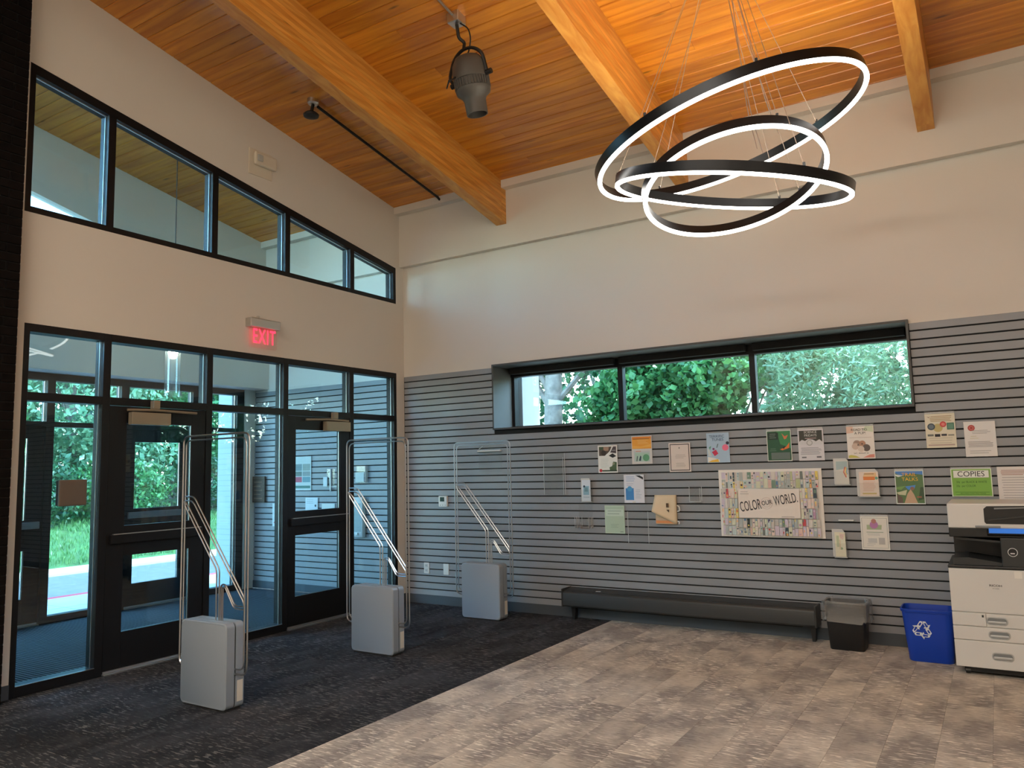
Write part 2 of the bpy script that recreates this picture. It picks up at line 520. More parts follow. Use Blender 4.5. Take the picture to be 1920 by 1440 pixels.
# ------------------------------------------------------------------ left wall with storefront and clerestory openings
WT = -0.14
def ctop(y): return 3.975 + 0.1734 * (-y)
wl_ = MB()
wl_.box(WT, 0, -4.43, 0, 2.705, 3.553)                                   # between storefront and clerestory
wl_.box(WT, 0, -0.137, 0, 0.0, 2.705)
wl_.prism([(-0.137, 3.553), (0, 3.553), (0, zc(0) + .02), (-0.137, zc(-0.137) + .02)], 'x', WT, 0)
wl_.prism([(-4.381, ctop(-4.381)), (-0.137, ctop(-0.137)), (-0.137, zc(-0.137) + .02), (-4.381, zc(-4.381) + .02)], 'x', WT, 0)
wl_.prism([(-4.43, 3.553), (-4.381, 3.553), (-4.381, zc(-4.381) + .02), (-4.43, zc(-4.43) + .02)], 'x', WT, 0)
wl_.box(WT, 0, -4.43, -4.345, 0.0, 2.705)
wall_left = wl_.build('wall_left', PAINT)
tag(wall_left, 'cream painted wall above the black glazed entrance', 'wall', kind='structure')
bl = MB().box(0, 0.008, -0.137, -0.0, 0, 0.10).box(0, 0.008, -4.43, -4.345, 0, 0.10).build('baseboard_left', BASEB)
tag(bl, 'short dark base strip beside the entrance frame', 'baseboard', kind='structure')

# dark brick wall that carries on to the left of the entrance
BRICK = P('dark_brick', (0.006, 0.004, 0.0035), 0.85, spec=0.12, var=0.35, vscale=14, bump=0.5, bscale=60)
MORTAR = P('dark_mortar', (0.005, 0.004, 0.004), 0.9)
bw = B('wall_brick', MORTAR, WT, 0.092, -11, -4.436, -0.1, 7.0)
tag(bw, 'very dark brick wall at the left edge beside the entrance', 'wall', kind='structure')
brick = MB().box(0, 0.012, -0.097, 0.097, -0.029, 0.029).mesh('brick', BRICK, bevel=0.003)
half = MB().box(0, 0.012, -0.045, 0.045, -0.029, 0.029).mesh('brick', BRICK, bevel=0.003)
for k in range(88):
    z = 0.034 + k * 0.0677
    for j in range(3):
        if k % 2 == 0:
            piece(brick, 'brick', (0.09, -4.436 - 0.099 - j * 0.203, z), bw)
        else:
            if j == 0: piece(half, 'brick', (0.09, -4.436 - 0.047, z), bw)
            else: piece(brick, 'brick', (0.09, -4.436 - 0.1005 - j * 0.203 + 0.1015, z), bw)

# ------------------------------------------------------------------ back wall: slatwall below, painted wall and bulkhead above, window opening
WX0, WX1, WZ0, WZ1 = 1.30, 5.50, 1.965, 2.70
SLAT_TOP = 2.668
bkm = MB()
for x0, x1, z0, z1 in ((-2.75, WX0, 0, SLAT_TOP), (WX1, 9.6, 0, SLAT_TOP), (WX0, WX1, 0, WZ0)):
    bkm.mat(1).box(x0, x1, 0.012, 0.16, z0, z1)
bkm.mat(0).box(-2.75, WX0, 0, 0.16, SLAT_TOP, 4.02).box(WX1, 9.6, 0, 0.16, SLAT_TOP, 4.02).box(WX0, WX1, 0, 0.16, WZ1, 4.02)
bkm.box(-2.75, 9.6, -0.072, 0.16, 4.02, zc(0))
wall_back = bkm.build('wall_back', [PAINT, GROOVE])
tag(wall_back, 'back wall, grey slatted panels below and cream paint above', 'wall', kind='structure')
tr1 = B('trim_1', PAINT, -2.75, 9.6, -0.167, -0.072, 4.665, zc(-0.167) + 0.01)
tag(tr1, 'painted cornice strip where back wall meets wooden ceiling', 'trim', kind='structure')
SP = 0.0762
Z33 = 0.1644
def slat(x0, x1, z0, z1, th=0.0):
    o = MB().loft([[(x0, 0.012, z0), (x1, 0.012, z0), (x1, 0.012, z1), (x0, 0.012, z1)],
                   [(x0, 0.002, z0), (x1, 0.002, z0), (x1, 0.002, z1), (x0, 0.002, z1)],
                   [(x0, 0.0, z0 + .002), (x1, 0.0, z0 + .002), (x1, 0.0, z1 - .002), (x0, 0.0, z1 - .002)]]).build('slat', SLAT, wall_back)
    return o
edges = [0.098] + [Z33 + i * SP for i in range(33)] + [SLAT_TOP]
for i in range(len(edges) - 1):
    z0 = edges[i] + (0.0062 if i else 0)
    z1 = edges[i + 1] - (0.0062 if i < len(edges) - 2 else 0)
    slat(-2.70, -0.145, z0, z1)
    if z1 > WZ0 - 0.03:
        slat(0.004, WX0 - 0.004, z0, z1)
        slat(WX1 + 0.004, 9.55, z0, z1)
        if z0 < WZ0 - 0.035: pass
    else:
        slat(0.004, 9.55, z0, z1)
bb = MB().box(0.0, 9.6, -0.008, 0.012, 0, 0.100).box(-2.75, -0.145, -0.008, 0.012, 0, 0.100).build('baseboard_back', BASEB)
tag(bb, 'grey rubber baseboard under the slatted wall', 'baseboard', kind='structure')

# ------------------------------------------------------------------ other walls of the room (outside the frame, they close the space)
w_r = B('wall_right', PAINT, 9.6, 9.75, -11, 0.16, 0, 7.0); tag(w_r, 'painted side wall out of view on the right', 'wall', kind='structure')
w_f = B('wall_front', PAINT, WT, 9.75, -11.15, -11, 0, 7.2); tag(w_f, 'painted wall behind the viewer', 'wall', kind='structure')

# ------------------------------------------------------------------ ceiling: slab, planks, beams
th = -math.atan(BY)
def slab(x0, x1, y0, y1, t, mat, name, parent=None, off=0.022):
    vs = []
    for x in (x0, x1):
        for y in (y0, y1):
            vs += [(x, y, zc(y) + off), (x, y, zc(y) + off + t)]
    return MB().add(vs, [(0, 1, 3, 2), (4, 6, 7, 5), (0, 4, 5, 1), (2, 3, 7, 6), (0, 2, 6, 4), (1, 5, 7, 3)]).build(name, mat, parent)
cvs, cfs = [], []
for (x0, x1, y0, y1) in ((-0.14, 9.75, -11.15, 1.8), (-3.2, -0.14, -4.95, 0.6)):  # main slab stretched beyond the back wall as an added eave shading wall_fin
    b0 = len(cvs)
    for x in (x0, x1):
        for y in (y0, y1):
            cvs += [(x, y, zc(y) + 0.022), (x, y, zc(y) + 0.272)]
    cfs += [tuple(b0 + i for i in f) for f in ((0, 1, 3, 2), (4, 6, 7, 5), (0, 4, 5, 1), (2, 3, 7, 6), (0, 2, 6, 4), (1, 5, 7, 3))]
ceil = MB().add(cvs, cfs).build('ceiling', PLANK)
tag(ceil, 'sloping ceiling of stained wooden planks on heavy beams', 'ceiling', kind='structure')
PW = 0.133
slen = math.sqrt(1 + BY * BY)
plank_cache = {}
def plank_mesh(L):
    key = round(L, 3)
    if key not in plank_cache:
        wv = PW / 2 - 0.0006; c = 0.006
        a, b2 = -L / 2 + .0008, L / 2 - .0008
        plank_cache[key] = MB().loft([[(a, -wv, 0.02), (b2, -wv, 0.02), (b2, wv, 0.02), (a, wv, 0.02)],
                                      [(a, -wv, c), (b2, -wv, c), (b2, wv, c), (a, wv, c)],
                                      [(a, -wv + c, 0), (b2, -wv + c, 0), (b2, wv - c, 0), (a, wv - c, 0)]]).mesh('plank', PLANK)
    return plank_cache[key]
bays = [(-2.42, WT), (0.0, 1.44), (1.57, 3.56), (3.69, 5.69), (5.82, 7.94)]
for bi, (x0, x1) in enumerate(bays):
    rows = 35 if bi == 0 else 38
    for k in range(rows):
        y = -0.05 - (k + 0.5) * PW / slen
        L = x1 - x0
        cuts = [x0, x1]
        if bi in (2, 3) and (k * 7 + bi * 3) % 4 == 0:
            cuts = [x0, x0 + [0.5, 0.9, 1.35, 1.1][(k + bi) % 4], x1]
        for a, b2 in zip(cuts[:-1], cuts[1:]):
            piece(plank_mesh(b2 - a), 'plank', ((a + b2) / 2, y, zc(y)), ceil, (th, 0, 0))
for x0, x1 in ((1.44, 1.57), (3.56, 3.69), (5.69, 5.82), (7.94, 8.07)):
    y0, y1 = -11, -0.16
    MB().prism([(y1, zc(y1) - 0.46), (y0, zc(y0) - 0.46), (y0, zc(y0) + .01), (y1, zc(y1) + .01)], 'x', x0, x1).build('beam', BEAMW, ceil, bevel=0.004)
    # the last stretch of each beam runs into the bulkhead
    MB().prism([(-0.072, zc(-0.072) - 0.46), (-0.16, zc(-0.16) - 0.46), (-0.16, zc(-0.16)), (-0.072, zc(-0.072))], 'x', x0, x1).build('beam_end', BEAMW, ceil)

# ------------------------------------------------------------------ glazed entrance
def glaz(parent, y0, y1, z0, z1, xc, mat=None, t=0.012):
    return B('pane', mat or GLASS, xc - t / 2, xc + t / 2, y0 - 0.004, y1 + 0.004, z0 - 0.004, z1 + 0.004, parent)
def glaze_bead(parent, y0, y1, z0, z1, xc):
    pass
w1 = thing('window_1', (0, -2.24, 0), 'black framed glass entrance wall with transoms and sidelights', 'glazed wall', kind='structure')
FX0, FX1 = -0.125, -0.004
MW = 0.062
ys = [-4.345, -3.70, -2.735, -1.84, -0.897, -0.137]
mull = []
for i, y in enumerate(ys):
    if i == 0: a, b2 = y, y + 0.045
    elif i == 5: a, b2 = y - 0.045, y
    else: a, b2 = y - MW / 2, y + MW / 2
    mull.append((a, b2))
    B('mullion', FRAME, FX0, FX1, a, b2, 0.0, 2.705, w1, bevel=0.003)
for i in range(5):
    ya, yb = mull[i][1], mull[i + 1][0]
    B('head_rail', FRAME, FX0, FX1, ya, yb, 2.645, 2.705, w1)
    B('transom_rail', FRAME, FX0, FX1, ya, yb, 2.128, 2.19, w1)
    glaz(w1, ya, yb, 2.19, 2.645, -0.06)
    if i in (0, 2, 4):
        B('sill_rail', FRAME, FX0, FX1, ya, yb, 0.0, 0.075, w1)
        B('sill_cap', ALU, FX1 - .004, FX1 + .004, ya, yb, 0.073, 0.078, w1)
        glaz(w1, ya, yb, 0.075, 2.128, -0.06)
        B('glazing_bead', ALU, -0.052, -0.047, yb - 0.012, yb - 0.005, 0.075, 2.128, w1)
    B('glazing_bead', ALU, -0.052, -0.047, yb - 0.012, yb - 0.005, 2.19, 2.645, w1)

def door(name, label, ya, yb, xf, xb, gy, gz_up, gz_lo, inward, closer=None, device=None):
    """glazed door leaf between ya..yb, frame faces xf (room side) and xb"""
    d = thing(name, ((xf + xb) / 2, (ya + yb) / 2, 0), label, 'door', kind='structure')
    z0, z1 = 0.012, 2.122
    g0, g1 = gy
    B('stile', FRAME, xb, xf, ya + .004, g0, z0, z1, d, bevel=0.002)
    B('stile', FRAME, xb, xf, g1, yb - .004, z0, z1, d, bevel=0.002)
    B('bottom_rail', FRAME, xb, xf, g0, g1, z0, gz_lo[0], d)
    B('mid_rail', FRAME, xb, xf, g0, g1, gz_lo[1], gz_up[0], d)
    B('top_rail', FRAME, xb, xf, g0, g1, gz_up[1], z1, d)
    xm = (xf + xb) / 2
    glaz(d, g0, g1, gz_lo[0], gz_lo[1], xm)
    glaz(d, g0, g1, gz_up[0], gz_up[1], xm)
    B('glazing_bead', ALU, xm + .006, xm + .012, g1 - .008, g1 - .002, gz_up[0], gz_up[1], d)
    B('glazing_bead', ALU, xm + .006, xm + .012, g1 - .008, g1 - .002, gz_lo[0], gz_lo[1], d)
    B('threshold', ALU, xb - .05, xf + .035, ya, yb, 0.0, 0.011, d)
    B('door_sweep', ALU, xf, xf + 0.006, ya + .01, yb - .01, 0.014, 0.030, d)
    return d

def exit_device(d, ya, yb, xf, z, mat, sgn=1, strip=True):
    a, b2 = sorted((xf, xf + sgn * 0.03))
    o = B('exit_device', mat, a, b2, ya + .03, yb - .03, z - 0.075, z, d, bevel=0.006)
    if strip:
        a2, b3 = sorted((xf + sgn * 0.012, xf + sgn * 0.034))
        B('push_bar', ALU, a2, b3, ya + .05, yb - .05, z - .001, z + 0.006, o)
    return o

CLOSER = P('closer_bronze', S(150, 138, 118), 0.45, metal=0.2)
def closer(d, ya, yb, z0, z1, armpts, brk):
    o = B('closer', CLOSER, 0.004, 0.062, ya, yb, z0, z1, d, bevel=0.004)
    MB().tube(armpts, 0.011, 6).build('closer_arm', CLOSER, o)
    y, z = brk
    B('closer_bracket', CLOSER, 0.0, 0.05, y - 0.03, y + 0.03, z - 0.03, z + 0.04, o, bevel=0.003)

d1 = door('door_1', 'black glazed entrance door with closer, nearer the brick wall', mull[1][1], mull[2][0], -0.012, -0.060, (-3.515, -2.905), (1.15, 1.985), (0.31, 0.91), True)
exit_device(d1, mull[1][1], mull[2][0], -0.012, 1.085, FRAME)
closer(d1, -3.515, -3.163, 1.972, 2.075, [(0.03, -3.54, 2.092), (0.05, -3.30, 2.098), (0.055, -2.91, 2.088)], (-3.29, 2.14))
d2 = door('door_2', 'black glazed entrance door nearer the slatted back wall', mull[3][1], mull[4][0], -0.012, -0.060, (-1.70, -1.075), (1.155, 1.985), (0.31, 0.915), True)
exit_device(d2, mull[3][1], mull[4][0], -0.012, 1.085, FRAME)
closer(d2, -1.341, -0.983, 1.977, 2.080, [(0.03, -1.60, 2.088), (0.05, -1.30, 2.10), (0.045, -1.00, 2.092)], (-1.19, 2.14))

# clerestory above
w2 = thing('window_2', (0, -2.26, 3.553), 'sloping black framed clerestory window of five panes above the entrance', 'window', kind='structure')
cy0, cy1 = -4.381, -0.137
cz0 = 3.553
B('sill_rail', FRAME, FX0, FX1, cy0, cy1, cz0, cz0 + 0.05, w2)
MB().prism([(cy0, ctop(cy0) - 0.075), (cy1, ctop(cy1) - 0.075), (cy1, ctop(cy1)), (cy0, ctop(cy0))], 'x', FX0, FX1).build('head_rail', FRAME, w2)
MB().prism([(cy0, ctop(cy0) - 0.083), (cy1, ctop(cy1) - 0.083), (cy1, ctop(cy1) - .075), (cy0, ctop(cy0) - .075)], 'x', -0.056, -0.042).build('glazing_bead', ALU, w2)
cm = [(cy0, cy0 + .045), (-3.72 - .032, -3.72 + .032), (-2.71 - .032, -2.71 + .032), (-1.832 - .032, -1.832 + .032), (-0.885 - .032, -0.885 + .032), (cy1 - .045, cy1)]
for a, b2 in cm:
    MB().prism([(a, cz0 + .05), (b2, cz0 + .05), (b2, ctop(b2) - .07), (a, ctop(a) - .07)], 'x', FX0, FX1).build('mullion', FRAME, w2)
for i in range(5):
    a, b2 = cm[i][1] - .004, cm[i + 1][0] + .004
    MB().prism([(a, cz0 + .046), (b2, cz0 + .046), (b2, ctop(b2) - .071), (a, ctop(a) - .071)], 'x', -0.066, -0.054).build('pane', GLASS, w2)
    B('glazing_bead', ALU, -0.052, -0.047, b2 - .014, b2 - .007, cz0 + .05, ctop(b2) - .085, w2)

# ------------------------------------------------------------------ vestibule shell and outer storefront
VX = -2.42
va = MB()
va.prism([(-4.7, 2.70), (0.0, 2.70), (0.0, zc(0) + .02), (-1.5, zc(-1.5) + .02), (-1.55, 4.19), (-4.6, 4.19), (-4.7, 4.19)], 'x', VX - 0.12, VX)
va.prism([(-1.55, 4.19), (-1.5, zc(-1.5) + .02), (-4.7, zc(-4.7) + .02), (-4.7, 4.19), (-4.6, 4.19), (-4.6, 4.938)], 'x', VX - 0.12, VX)
va.box(-2.83, VX - 0.12, -4.7, 0, 2.70, 2.82)                       # soffit over the outer storefront
va.box(-2.83, -2.70, -0.17, 0.012, 0, 2.70)
va.box(-2.95, WT, -4.85, -4.7, 0, 2.70)
wv = va.build('wall_vestibule', PAINT)
tag(wv, 'cream painted bulkhead of the entrance vestibule seen through the glass', 'wall', kind='structure')
w5 = thing('window_5', (VX - .06, -3.6, 4.19), 'triangular sliver of high vestibule window showing sky', 'window', kind='structure')
MB().prism([(-4.605, 4.185), (-1.54, 4.185), (-4.605, 4.945)], 'x', VX - 0.075, VX - 0.065).build('pane', GLASS, w5)

w6 = thing('window_6', (-1.3, -4.77, 2.7), 'high glazing over the far end of the vestibule, out of view', 'window', kind='structure')
B('pane', GLASS, VX, WT, -4.78, -4.77, 2.70, zc(-4.77) + .02, w6)
for x in (VX, -1.32, WT - .06):
    B('mullion', FRAME, x, x + .06, -4.83, -4.72, 2.70, zc(-4.77) + .02, w6)
w4 = thing('window_4', (-2.77, -2.24, 0), 'outer black framed storefront beyond the vestibule', 'glazed wall', kind='structure')
OX0, OX1 = -2.83, -2.72
om = [(-3.76, -3.70), (-2.785, -2.70), (-1.938, -1.84), (-0.972, -0.876), (-0.285, -0.17)]
om = [(-4.7, -4.64)] + om
for a, b2 in om:
    B('mullion', FRAME, OX0, OX1, a, b2, 0, 2.70, w4)
for i in range(5):
    ya, yb = om[i][1], om[i + 1][0]
    B('head_rail', FRAME, OX0, OX1, ya, yb, 2.62, 2.70, w4)
    B('transom_rail', FRAME, OX0, OX1, ya, yb, 2.112, 2.166, w4)
    glaz(w4, ya, yb, 2.166, 2.62, -2.775)
    B('glazing_bead', ALU, -2.762, -2.757, yb - .016, yb - .004, 2.166, 2.62, w4)
    if i in (0, 2, 4):
        B('sill_rail', FRAME, OX0, OX1, ya, yb, 0, 0.075, w4)
        glaz(w4, ya, yb, 0.075, 2.112, -2.775)
        B('glazing_bead', ALU, -2.762, -2.757, yb - .016, yb - .004, 0.075, 2.112, w4)
GREYDEV = P('exit_device_grey', S(120, 124, 126), 0.4, metal=0.5)
d3 = door('door_3', 'outer black glazed door beyond the vestibule, nearest the brick wall', om[1][1], om[2][0], -2.745, -2.79, (-3.54, -2.955), (1.11, 1.98), (0.29, 0.79), True)
exit_device(d3, om[1][1], om[2][0], -2.745, 1.09, GREYDEV, strip=False)
d4 = door('door_4', 'outer black glazed door beyond the vestibule, nearer the slatted wall', om[3][1], om[4][0], -2.745, -2.79, (-1.735, -1.13), (1.165, 1.96), (0.285, 0.79), True)
exit_device(d4, om[3][1], om[4][0], -2.745, 1.125, GREYDEV, strip=False)

# square push plate fixed to the glass of the first sidelight
t = thing('push_plate', (0.0, -3.945, 1.333), 'square brown door push plate on glass sidelight', 'push plate')
B('plate', P('push_plate_bronze', S(104, 90, 78), 0.45), -0.012, 0.012, -4.05, -3.84, 1.333, 1.533, t, bevel=0.008)
B('plate_box', MATTEBLACK, -0.05, -0.012, -4.045, -3.845, 1.338, 1.528, t)

# ------------------------------------------------------------------ back wall window
w3 = thing('window_3', (3.4, 0.2, WZ0), 'long low window in the slatted wall with three panes', 'window', kind='structure')
GD = 0.41
ST = 0.035
B('surround', GREYTRIM, WX0 - 0.0, WX0 + ST - 0.015, -0.035, GD, WZ0, WZ1, w3, bevel=0.002)
B('surround', GREYTRIM, WX1 - ST + 0.015, WX1, -0.035, GD, WZ0, WZ1, w3, bevel=0.002)
B('surround', GREYTRIM, WX0 + .02, WX1 - .02, -0.035, GD, WZ1 - 0.02, WZ1, w3, bevel=0.002)
B('sill', GREYTRIM, WX0 + .02, WX1 - .02, -0.035, GD, WZ0, WZ0 + 0.02, w3, bevel=0.002)
gx = [1.32, 2.69, 4.09, 5.48]
B('head_rail', FRAME, 1.32, 5.48, GD - 0.07, GD + 0.03, 2.585, 2.68, w3)
B('sill_rail', FRAME, 1.32, 5.48, GD - 0.05, GD + 0.03, 1.985, 2.015, w3)
for i, x in enumerate(gx):
    a, b2 = (x, x + 0.035) if i == 0 else ((x - 0.02, x) if i == 3 else (x - 0.028, x + 0.028))
    B('mullion', FRAME, a, b2, GD - 0.05, GD + 0.03, 2.015, 2.585, w3)
for i in range(3):
    B('pane', GLASSW, gx[i] + .01, gx[i + 1] - .01, GD - 0.005, GD + 0.005, 2.01, 2.59, w3)
    B('shade_box', MATTEBLACK, gx[i] + .035, gx[i + 1] - .035, GD - 0.16, GD - 0.08, 2.61, 2.678, w3, bevel=0.004)


# ------------------------------------------------------------------ ring chandelier
LEDM = P('led_diffuser', (0.9, 0.9, 0.9), 0.5, emit=(1.0, 0.95, 0.87), estr=6.5)
UPLED = P('uplight_diffuser', (0.9, 0.9, 0.9), 0.5, emit=(1.0, 0.86, 0.66), estr=52.0)
RINGM = P('ring_charcoal', (0.03, 0.032, 0.036), 0.3, metal=0.8)
ch = thing('ring_chandelier', (4.706, -2.3, 3.0), 'chandelier of three tilted charcoal rings with glowing white undersides', 'chandelier')
def ring_frame(C, N):
    N = Vector(N).normalized(); C = Vector(C)
    u = Vector((0, 1, 0)).cross(N).normalized(); v = N.cross(u)
    return C, u, v, N
def ring_band(prof, C, u, v, N, R, name, mat, parent, seg=120):
    b_ = MB(); vs = []; fs = []
    n = len(prof)
    for k in range(seg):
        a = k * 2 * math.pi / seg
        d = u * math.cos(a) + v * math.sin(a)
        for r, h in prof:
            vs.append(C + d * (R + r) + N * h)
    for k in range(seg):
        k2 = (k + 1) % seg
        for i in range(n):
            j = (i + 1) % n
            fs.append((k * n + i, k2 * n + i, k2 * n + j, k * n + j))
    b_.add(vs, fs)
    return b_.build(name, mat, parent, smooth=True)
CAN = Vector((4.706, -2.3, zc(-2.3)))
rings = [((4.706, -2.3, 3.657), (-0.232, -0.130, 0.964), 0.878, (253, 56, 140, 297)),
         ((4.702, -2.3, 3.297), (0.198, -0.130, 0.972), 0.736, (205, 320, 80)),
         ((4.730, -2.3, 3.334), (-0.204, 0.178, 0.963), 0.579, (316, 57, 230))]
CABLE = P('steel_cable', (0.5, 0.42, 0.36), 0.4, metal=0.7)
for ri, (C, N, R, att) in enumerate(rings):
    C, u, v, N = ring_frame(C, N)
    rg = ring_band([(-0.015, 0.008), (0.015, 0.008), (0.015, 0.068), (0.0125, 0.068), (0.0125, 0.055), (-0.0125, 0.055), (-0.0125, 0.068), (-0.015, 0.068)], C, u, v, N, R, 'ring', RINGM, ch)
    ring_band([(-0.0135, 0.010), (-0.0138, -0.004), (-0.007, -0.011), (0.007, -0.011), (0.0138, -0.004), (0.0135, 0.010)], C, u, v, N, R, 'led_strip', LEDM, rg)
    ring_band([(-0.012, 0.0552), (0.012, 0.0552), (0.012, 0.0575), (-0.012, 0.0575)], C, u, v, N, R, 'uplight_strip', UPLED, rg)
    for ai, a in enumerate(att):
        a = math.radians(a)
        q = C + (u * math.cos(a) + v * math.sin(a)) * R + N * 0.07
        top = CAN + Vector((0.05 * math.cos(a + ri), 0.05 * math.sin(a + ri), -0.02))
        MB().tube([q, top], 0.0022, 5).build('cable', CABLE, ch)
        B('cable_clip', RINGM, q.x - .007, q.x + .007, q.y - .007, q.y + .007, q.z - .01, q.z + .02, rg)
# power cords
for k, (dx, q) in enumerate(((0.03, (4.92, -2.42, 3.50)), (-0.02, (4.95, -2.40, 3.47)), (0.0, (4.98, -2.05, 3.72)))):
    qv = Vector(q); top = CAN + Vector((dx, 0.02 * k, -0.02))
    mid = qv * 0.35 + top * 0.65 + Vector((0.0, 0, 0))
    MB().tube(roundpath([top, mid, qv * 0.85 + top * 0.15 + Vector((-.02, 0, 0)), qv], 0.1), 0.0034, 5).build('power_cord', CABLE, ch)
MB().lathe([(0.0, -0.03), (0.13, -0.03), (0.14, -0.02), (0.14, 0.02), (0.0, 0.02)], CAN, 28, Matrix.Rotation(th, 3, 'X')).build('canopy', RINGM, ch, smooth=True)

# ------------------------------------------------------------------ projector hung from the ceiling
pj = thing('gobo_projector', (2.70, -2.36, 4.36), 'dark grey hanging spotlight projector with tapered snout and yoke', 'projector')
GREYP = P('projector_grey', S(82, 80, 76), 0.5)
pc = Vector((2.715, -2.36, 4.60))
tilt = Matrix.Rotation(math.radians(-4), 3, 'Y') @ Matrix.Rotation(math.radians(10), 3, 'X')
MB().lathe([(0.0, 0.235), (0.06, 0.235), (0.105, 0.215), (0.135, 0.16), (0.146, 0.09), (0.146, 0.035), (0.136, 0.03), (0.136, -0.035), (0.142, -0.04), (0.136, -0.07), (0.10, -0.10), (0.088, -0.13), (0.086, -0.24), (0.078, -0.24), (0.078, -0.16), (0.0, -0.15)], pc, 40, tilt).build('housing', GREYP, pj, smooth=True)
for k in range(36):
    a = k * 2 * math.pi / 36
    c1 = tilt @ Vector((0.140 * math.cos(a), 0.140 * math.sin(a), -0.034)) + pc
    c2 = tilt @ Vector((0.140 * math.cos(a), 0.140 * math.sin(a), 0.030)) + pc
    MB().tube([c1, c2], 0.0055, 4).build('cooling_fin', GREYP, pj)
MB().lathe([(0.0, -0.001), (0.07, -0.001), (0.07, 0.0), (0.0, 0.0)], pc + tilt @ Vector((0, 0, -0.165)), 24, tilt).build('lens', P('lens_black', (0.01, 0.01, 0.012), 0.08), pj)
yk = [Vector((-0.17, 0, 0.05)), Vector((-0.20, 0, 0.12)), Vector((-0.13, 0, 0.25)), Vector((-0.04, 0, 0.30)), Vector((0.06, 0, 0.29)), Vector((0.14, 0, 0.22)), Vector((0.155, 0, 0.05))]
MB().tube(roundpath([tilt @ q + pc for q in yk], 0.05, 4), 0.014, 6).build('yoke', BLACK, pj, smooth=True)
for sx in (-1, 1):
    c1 = tilt @ Vector((sx * 0.14, 0, 0.05)) + pc; c2 = tilt @ Vector((sx * 0.195, 0, 0.05)) + pc
    MB().tube([c1, c2], 0.022, 10).build('yoke_knob', BLACK, pj)
topz = zc(-2.44)
B('junction_box', ALU, 2.575, 2.685, -2.50, -2.39, topz - 0.075, topz + 0.02, pj, bevel=0.006)
MB().tube(roundpath([(2.63, -2.44, topz - 0.07), (2.64, -2.43, topz - 0.19), (2.67, -2.39, 4.96), tilt @ Vector((-0.02, 0, .30)) + pc], 0.06), 0.014, 7).build('hanger', BLACK, pj)
MB().tube(roundpath([(2.66, -2.44, topz - 0.07), (2.73, -2.42, topz - 0.13), (2.73, -2.39, 4.98), (2.70, -2.37, 4.90), tilt @ Vector((0, 0, .24)) + pc], 0.06), 0.006, 6).build('power_cord', BLACK, pj)
MB().tube(roundpath([tilt @ q + pc for q in (Vector((-0.19, -.03, 0.10)), Vector((-0.22, -.05, 0.02)), Vector((-0.16, -.09, 0.06)), Vector((-.06, -.14, .05)))], 0.05), 0.006, 6).build('loose_cord', BLACK, pj)
cn = thing('conduit', (2.63, -2.5, topz), 'thin metal conduit running up ceiling from the projector box', 'conduit')
MB().tube([(2.63, -2.50, zc(-2.50) - 0.03), (2.63, -4.6, zc(-4.6) - 0.03)], 0.011, 8).build('pipe', ALU, cn, smooth=True)
for y in (-2.75, -3.6):
    B('clamp', ALU, 2.60, 2.66, y - .012, y + .012, zc(y) - 0.045, zc(y) + .005, cn)

# ------------------------------------------------------------------ black ceiling pipe with a round sensor head
cs = thing('ceiling_sensor', (0.705, -2.16, zc(-2.16)), 'black round sensor head with long black pipe on wooden ceiling', 'sensor')
MB().tube([(0.705, -2.10, zc(-2.10) - 0.03), (0.705, -0.20, zc(-0.20) - 0.03), (0.705, -0.155, zc(-0.155) - 0.045), (0.705, -0.15, zc(-0.15) - 0.075)], 0.014, 8).build('pipe', BLACK, cs, smooth=True)
MB().lathe([(0.0, 0.02), (0.055, 0.02), (0.055, -0.03), (0.04, -0.045), (0.0, -0.045)], (0.705, -2.16, zc(-2.16)), 18).build('mount', ALU, cs, smooth=True)
MB().tube([(0.705, -2.16, zc(-2.16) - .04), (0.69, -2.17, zc(-2.16) - .13)], 0.016, 8).build('stem', BLACK, cs)
MB().lathe([(0.0, 0.02), (0.055, 0.018), (0.075, 0.0), (0.072, -0.018), (0.04, -0.03), (0.0, -0.032)], (0.69, -2.17, zc(-2.16) - .145), 24).build('head', BLACK, cs, smooth=True)

# ------------------------------------------------------------------ exit sign
ex = thing('exit_sign', (0.0, -2.17, 2.77), 'red lit EXIT sign with clear panel above the entrance', 'sign')
B('housing', ALU, 0.0, 0.085, -2.355, -1.995, 2.957, 3.045, ex, bevel=0.008)
B('ceiling_clip', ALU, 0.02, 0.05, -2.24, -2.225, 3.045, 3.075, ex)
MB().prism([(y, z) for y, z, _ in [(a[0], a[1], 0) for a in rrect(0.335, 0.20, 0.018, 4, -2.175, 2.858)]], 'x', 0.038, 0.046).build('panel', glass_mat('exit_panel', (0.97, 0.93, 0.92), 0.05, 0.05, haze=0.06), ex)
EXR = P('exit_red', (0.6, 0.01, 0.02), 0.4, emit=(1.0, 0.03, 0.07), estr=2.6)
text('EXIT', EXR, (0.0475, -2.165, 2.868), 0.205, ex, (math.pi / 2, 0, math.pi / 2), sx=0.60, bold=0.0015, spacing=1.15)

# ------------------------------------------------------------------ alarm device high on the wall
al = thing('alarm_device', (0.0, -2.19, 4.5), 'cream wall alarm device on square plate above clerestory', 'alarm')
CREAM = P('alarm_cream', S(226, 214, 194), 0.45)
B('back_plate', CREAM, 0.0, 0.014, -2.345, -2.06, 4.50, 4.765, al, bevel=0.004)
B('horn', CREAM, 0.014, 0.06, -2.30, -2.03, 4.60, 4.735, al, bevel=0.02)
B('strobe_lens', P('strobe_lens', S(198, 196, 190), 0.2), 0.06, 0.078, -2.285, -2.22, 4.635, 4.70, al, bevel=0.008)

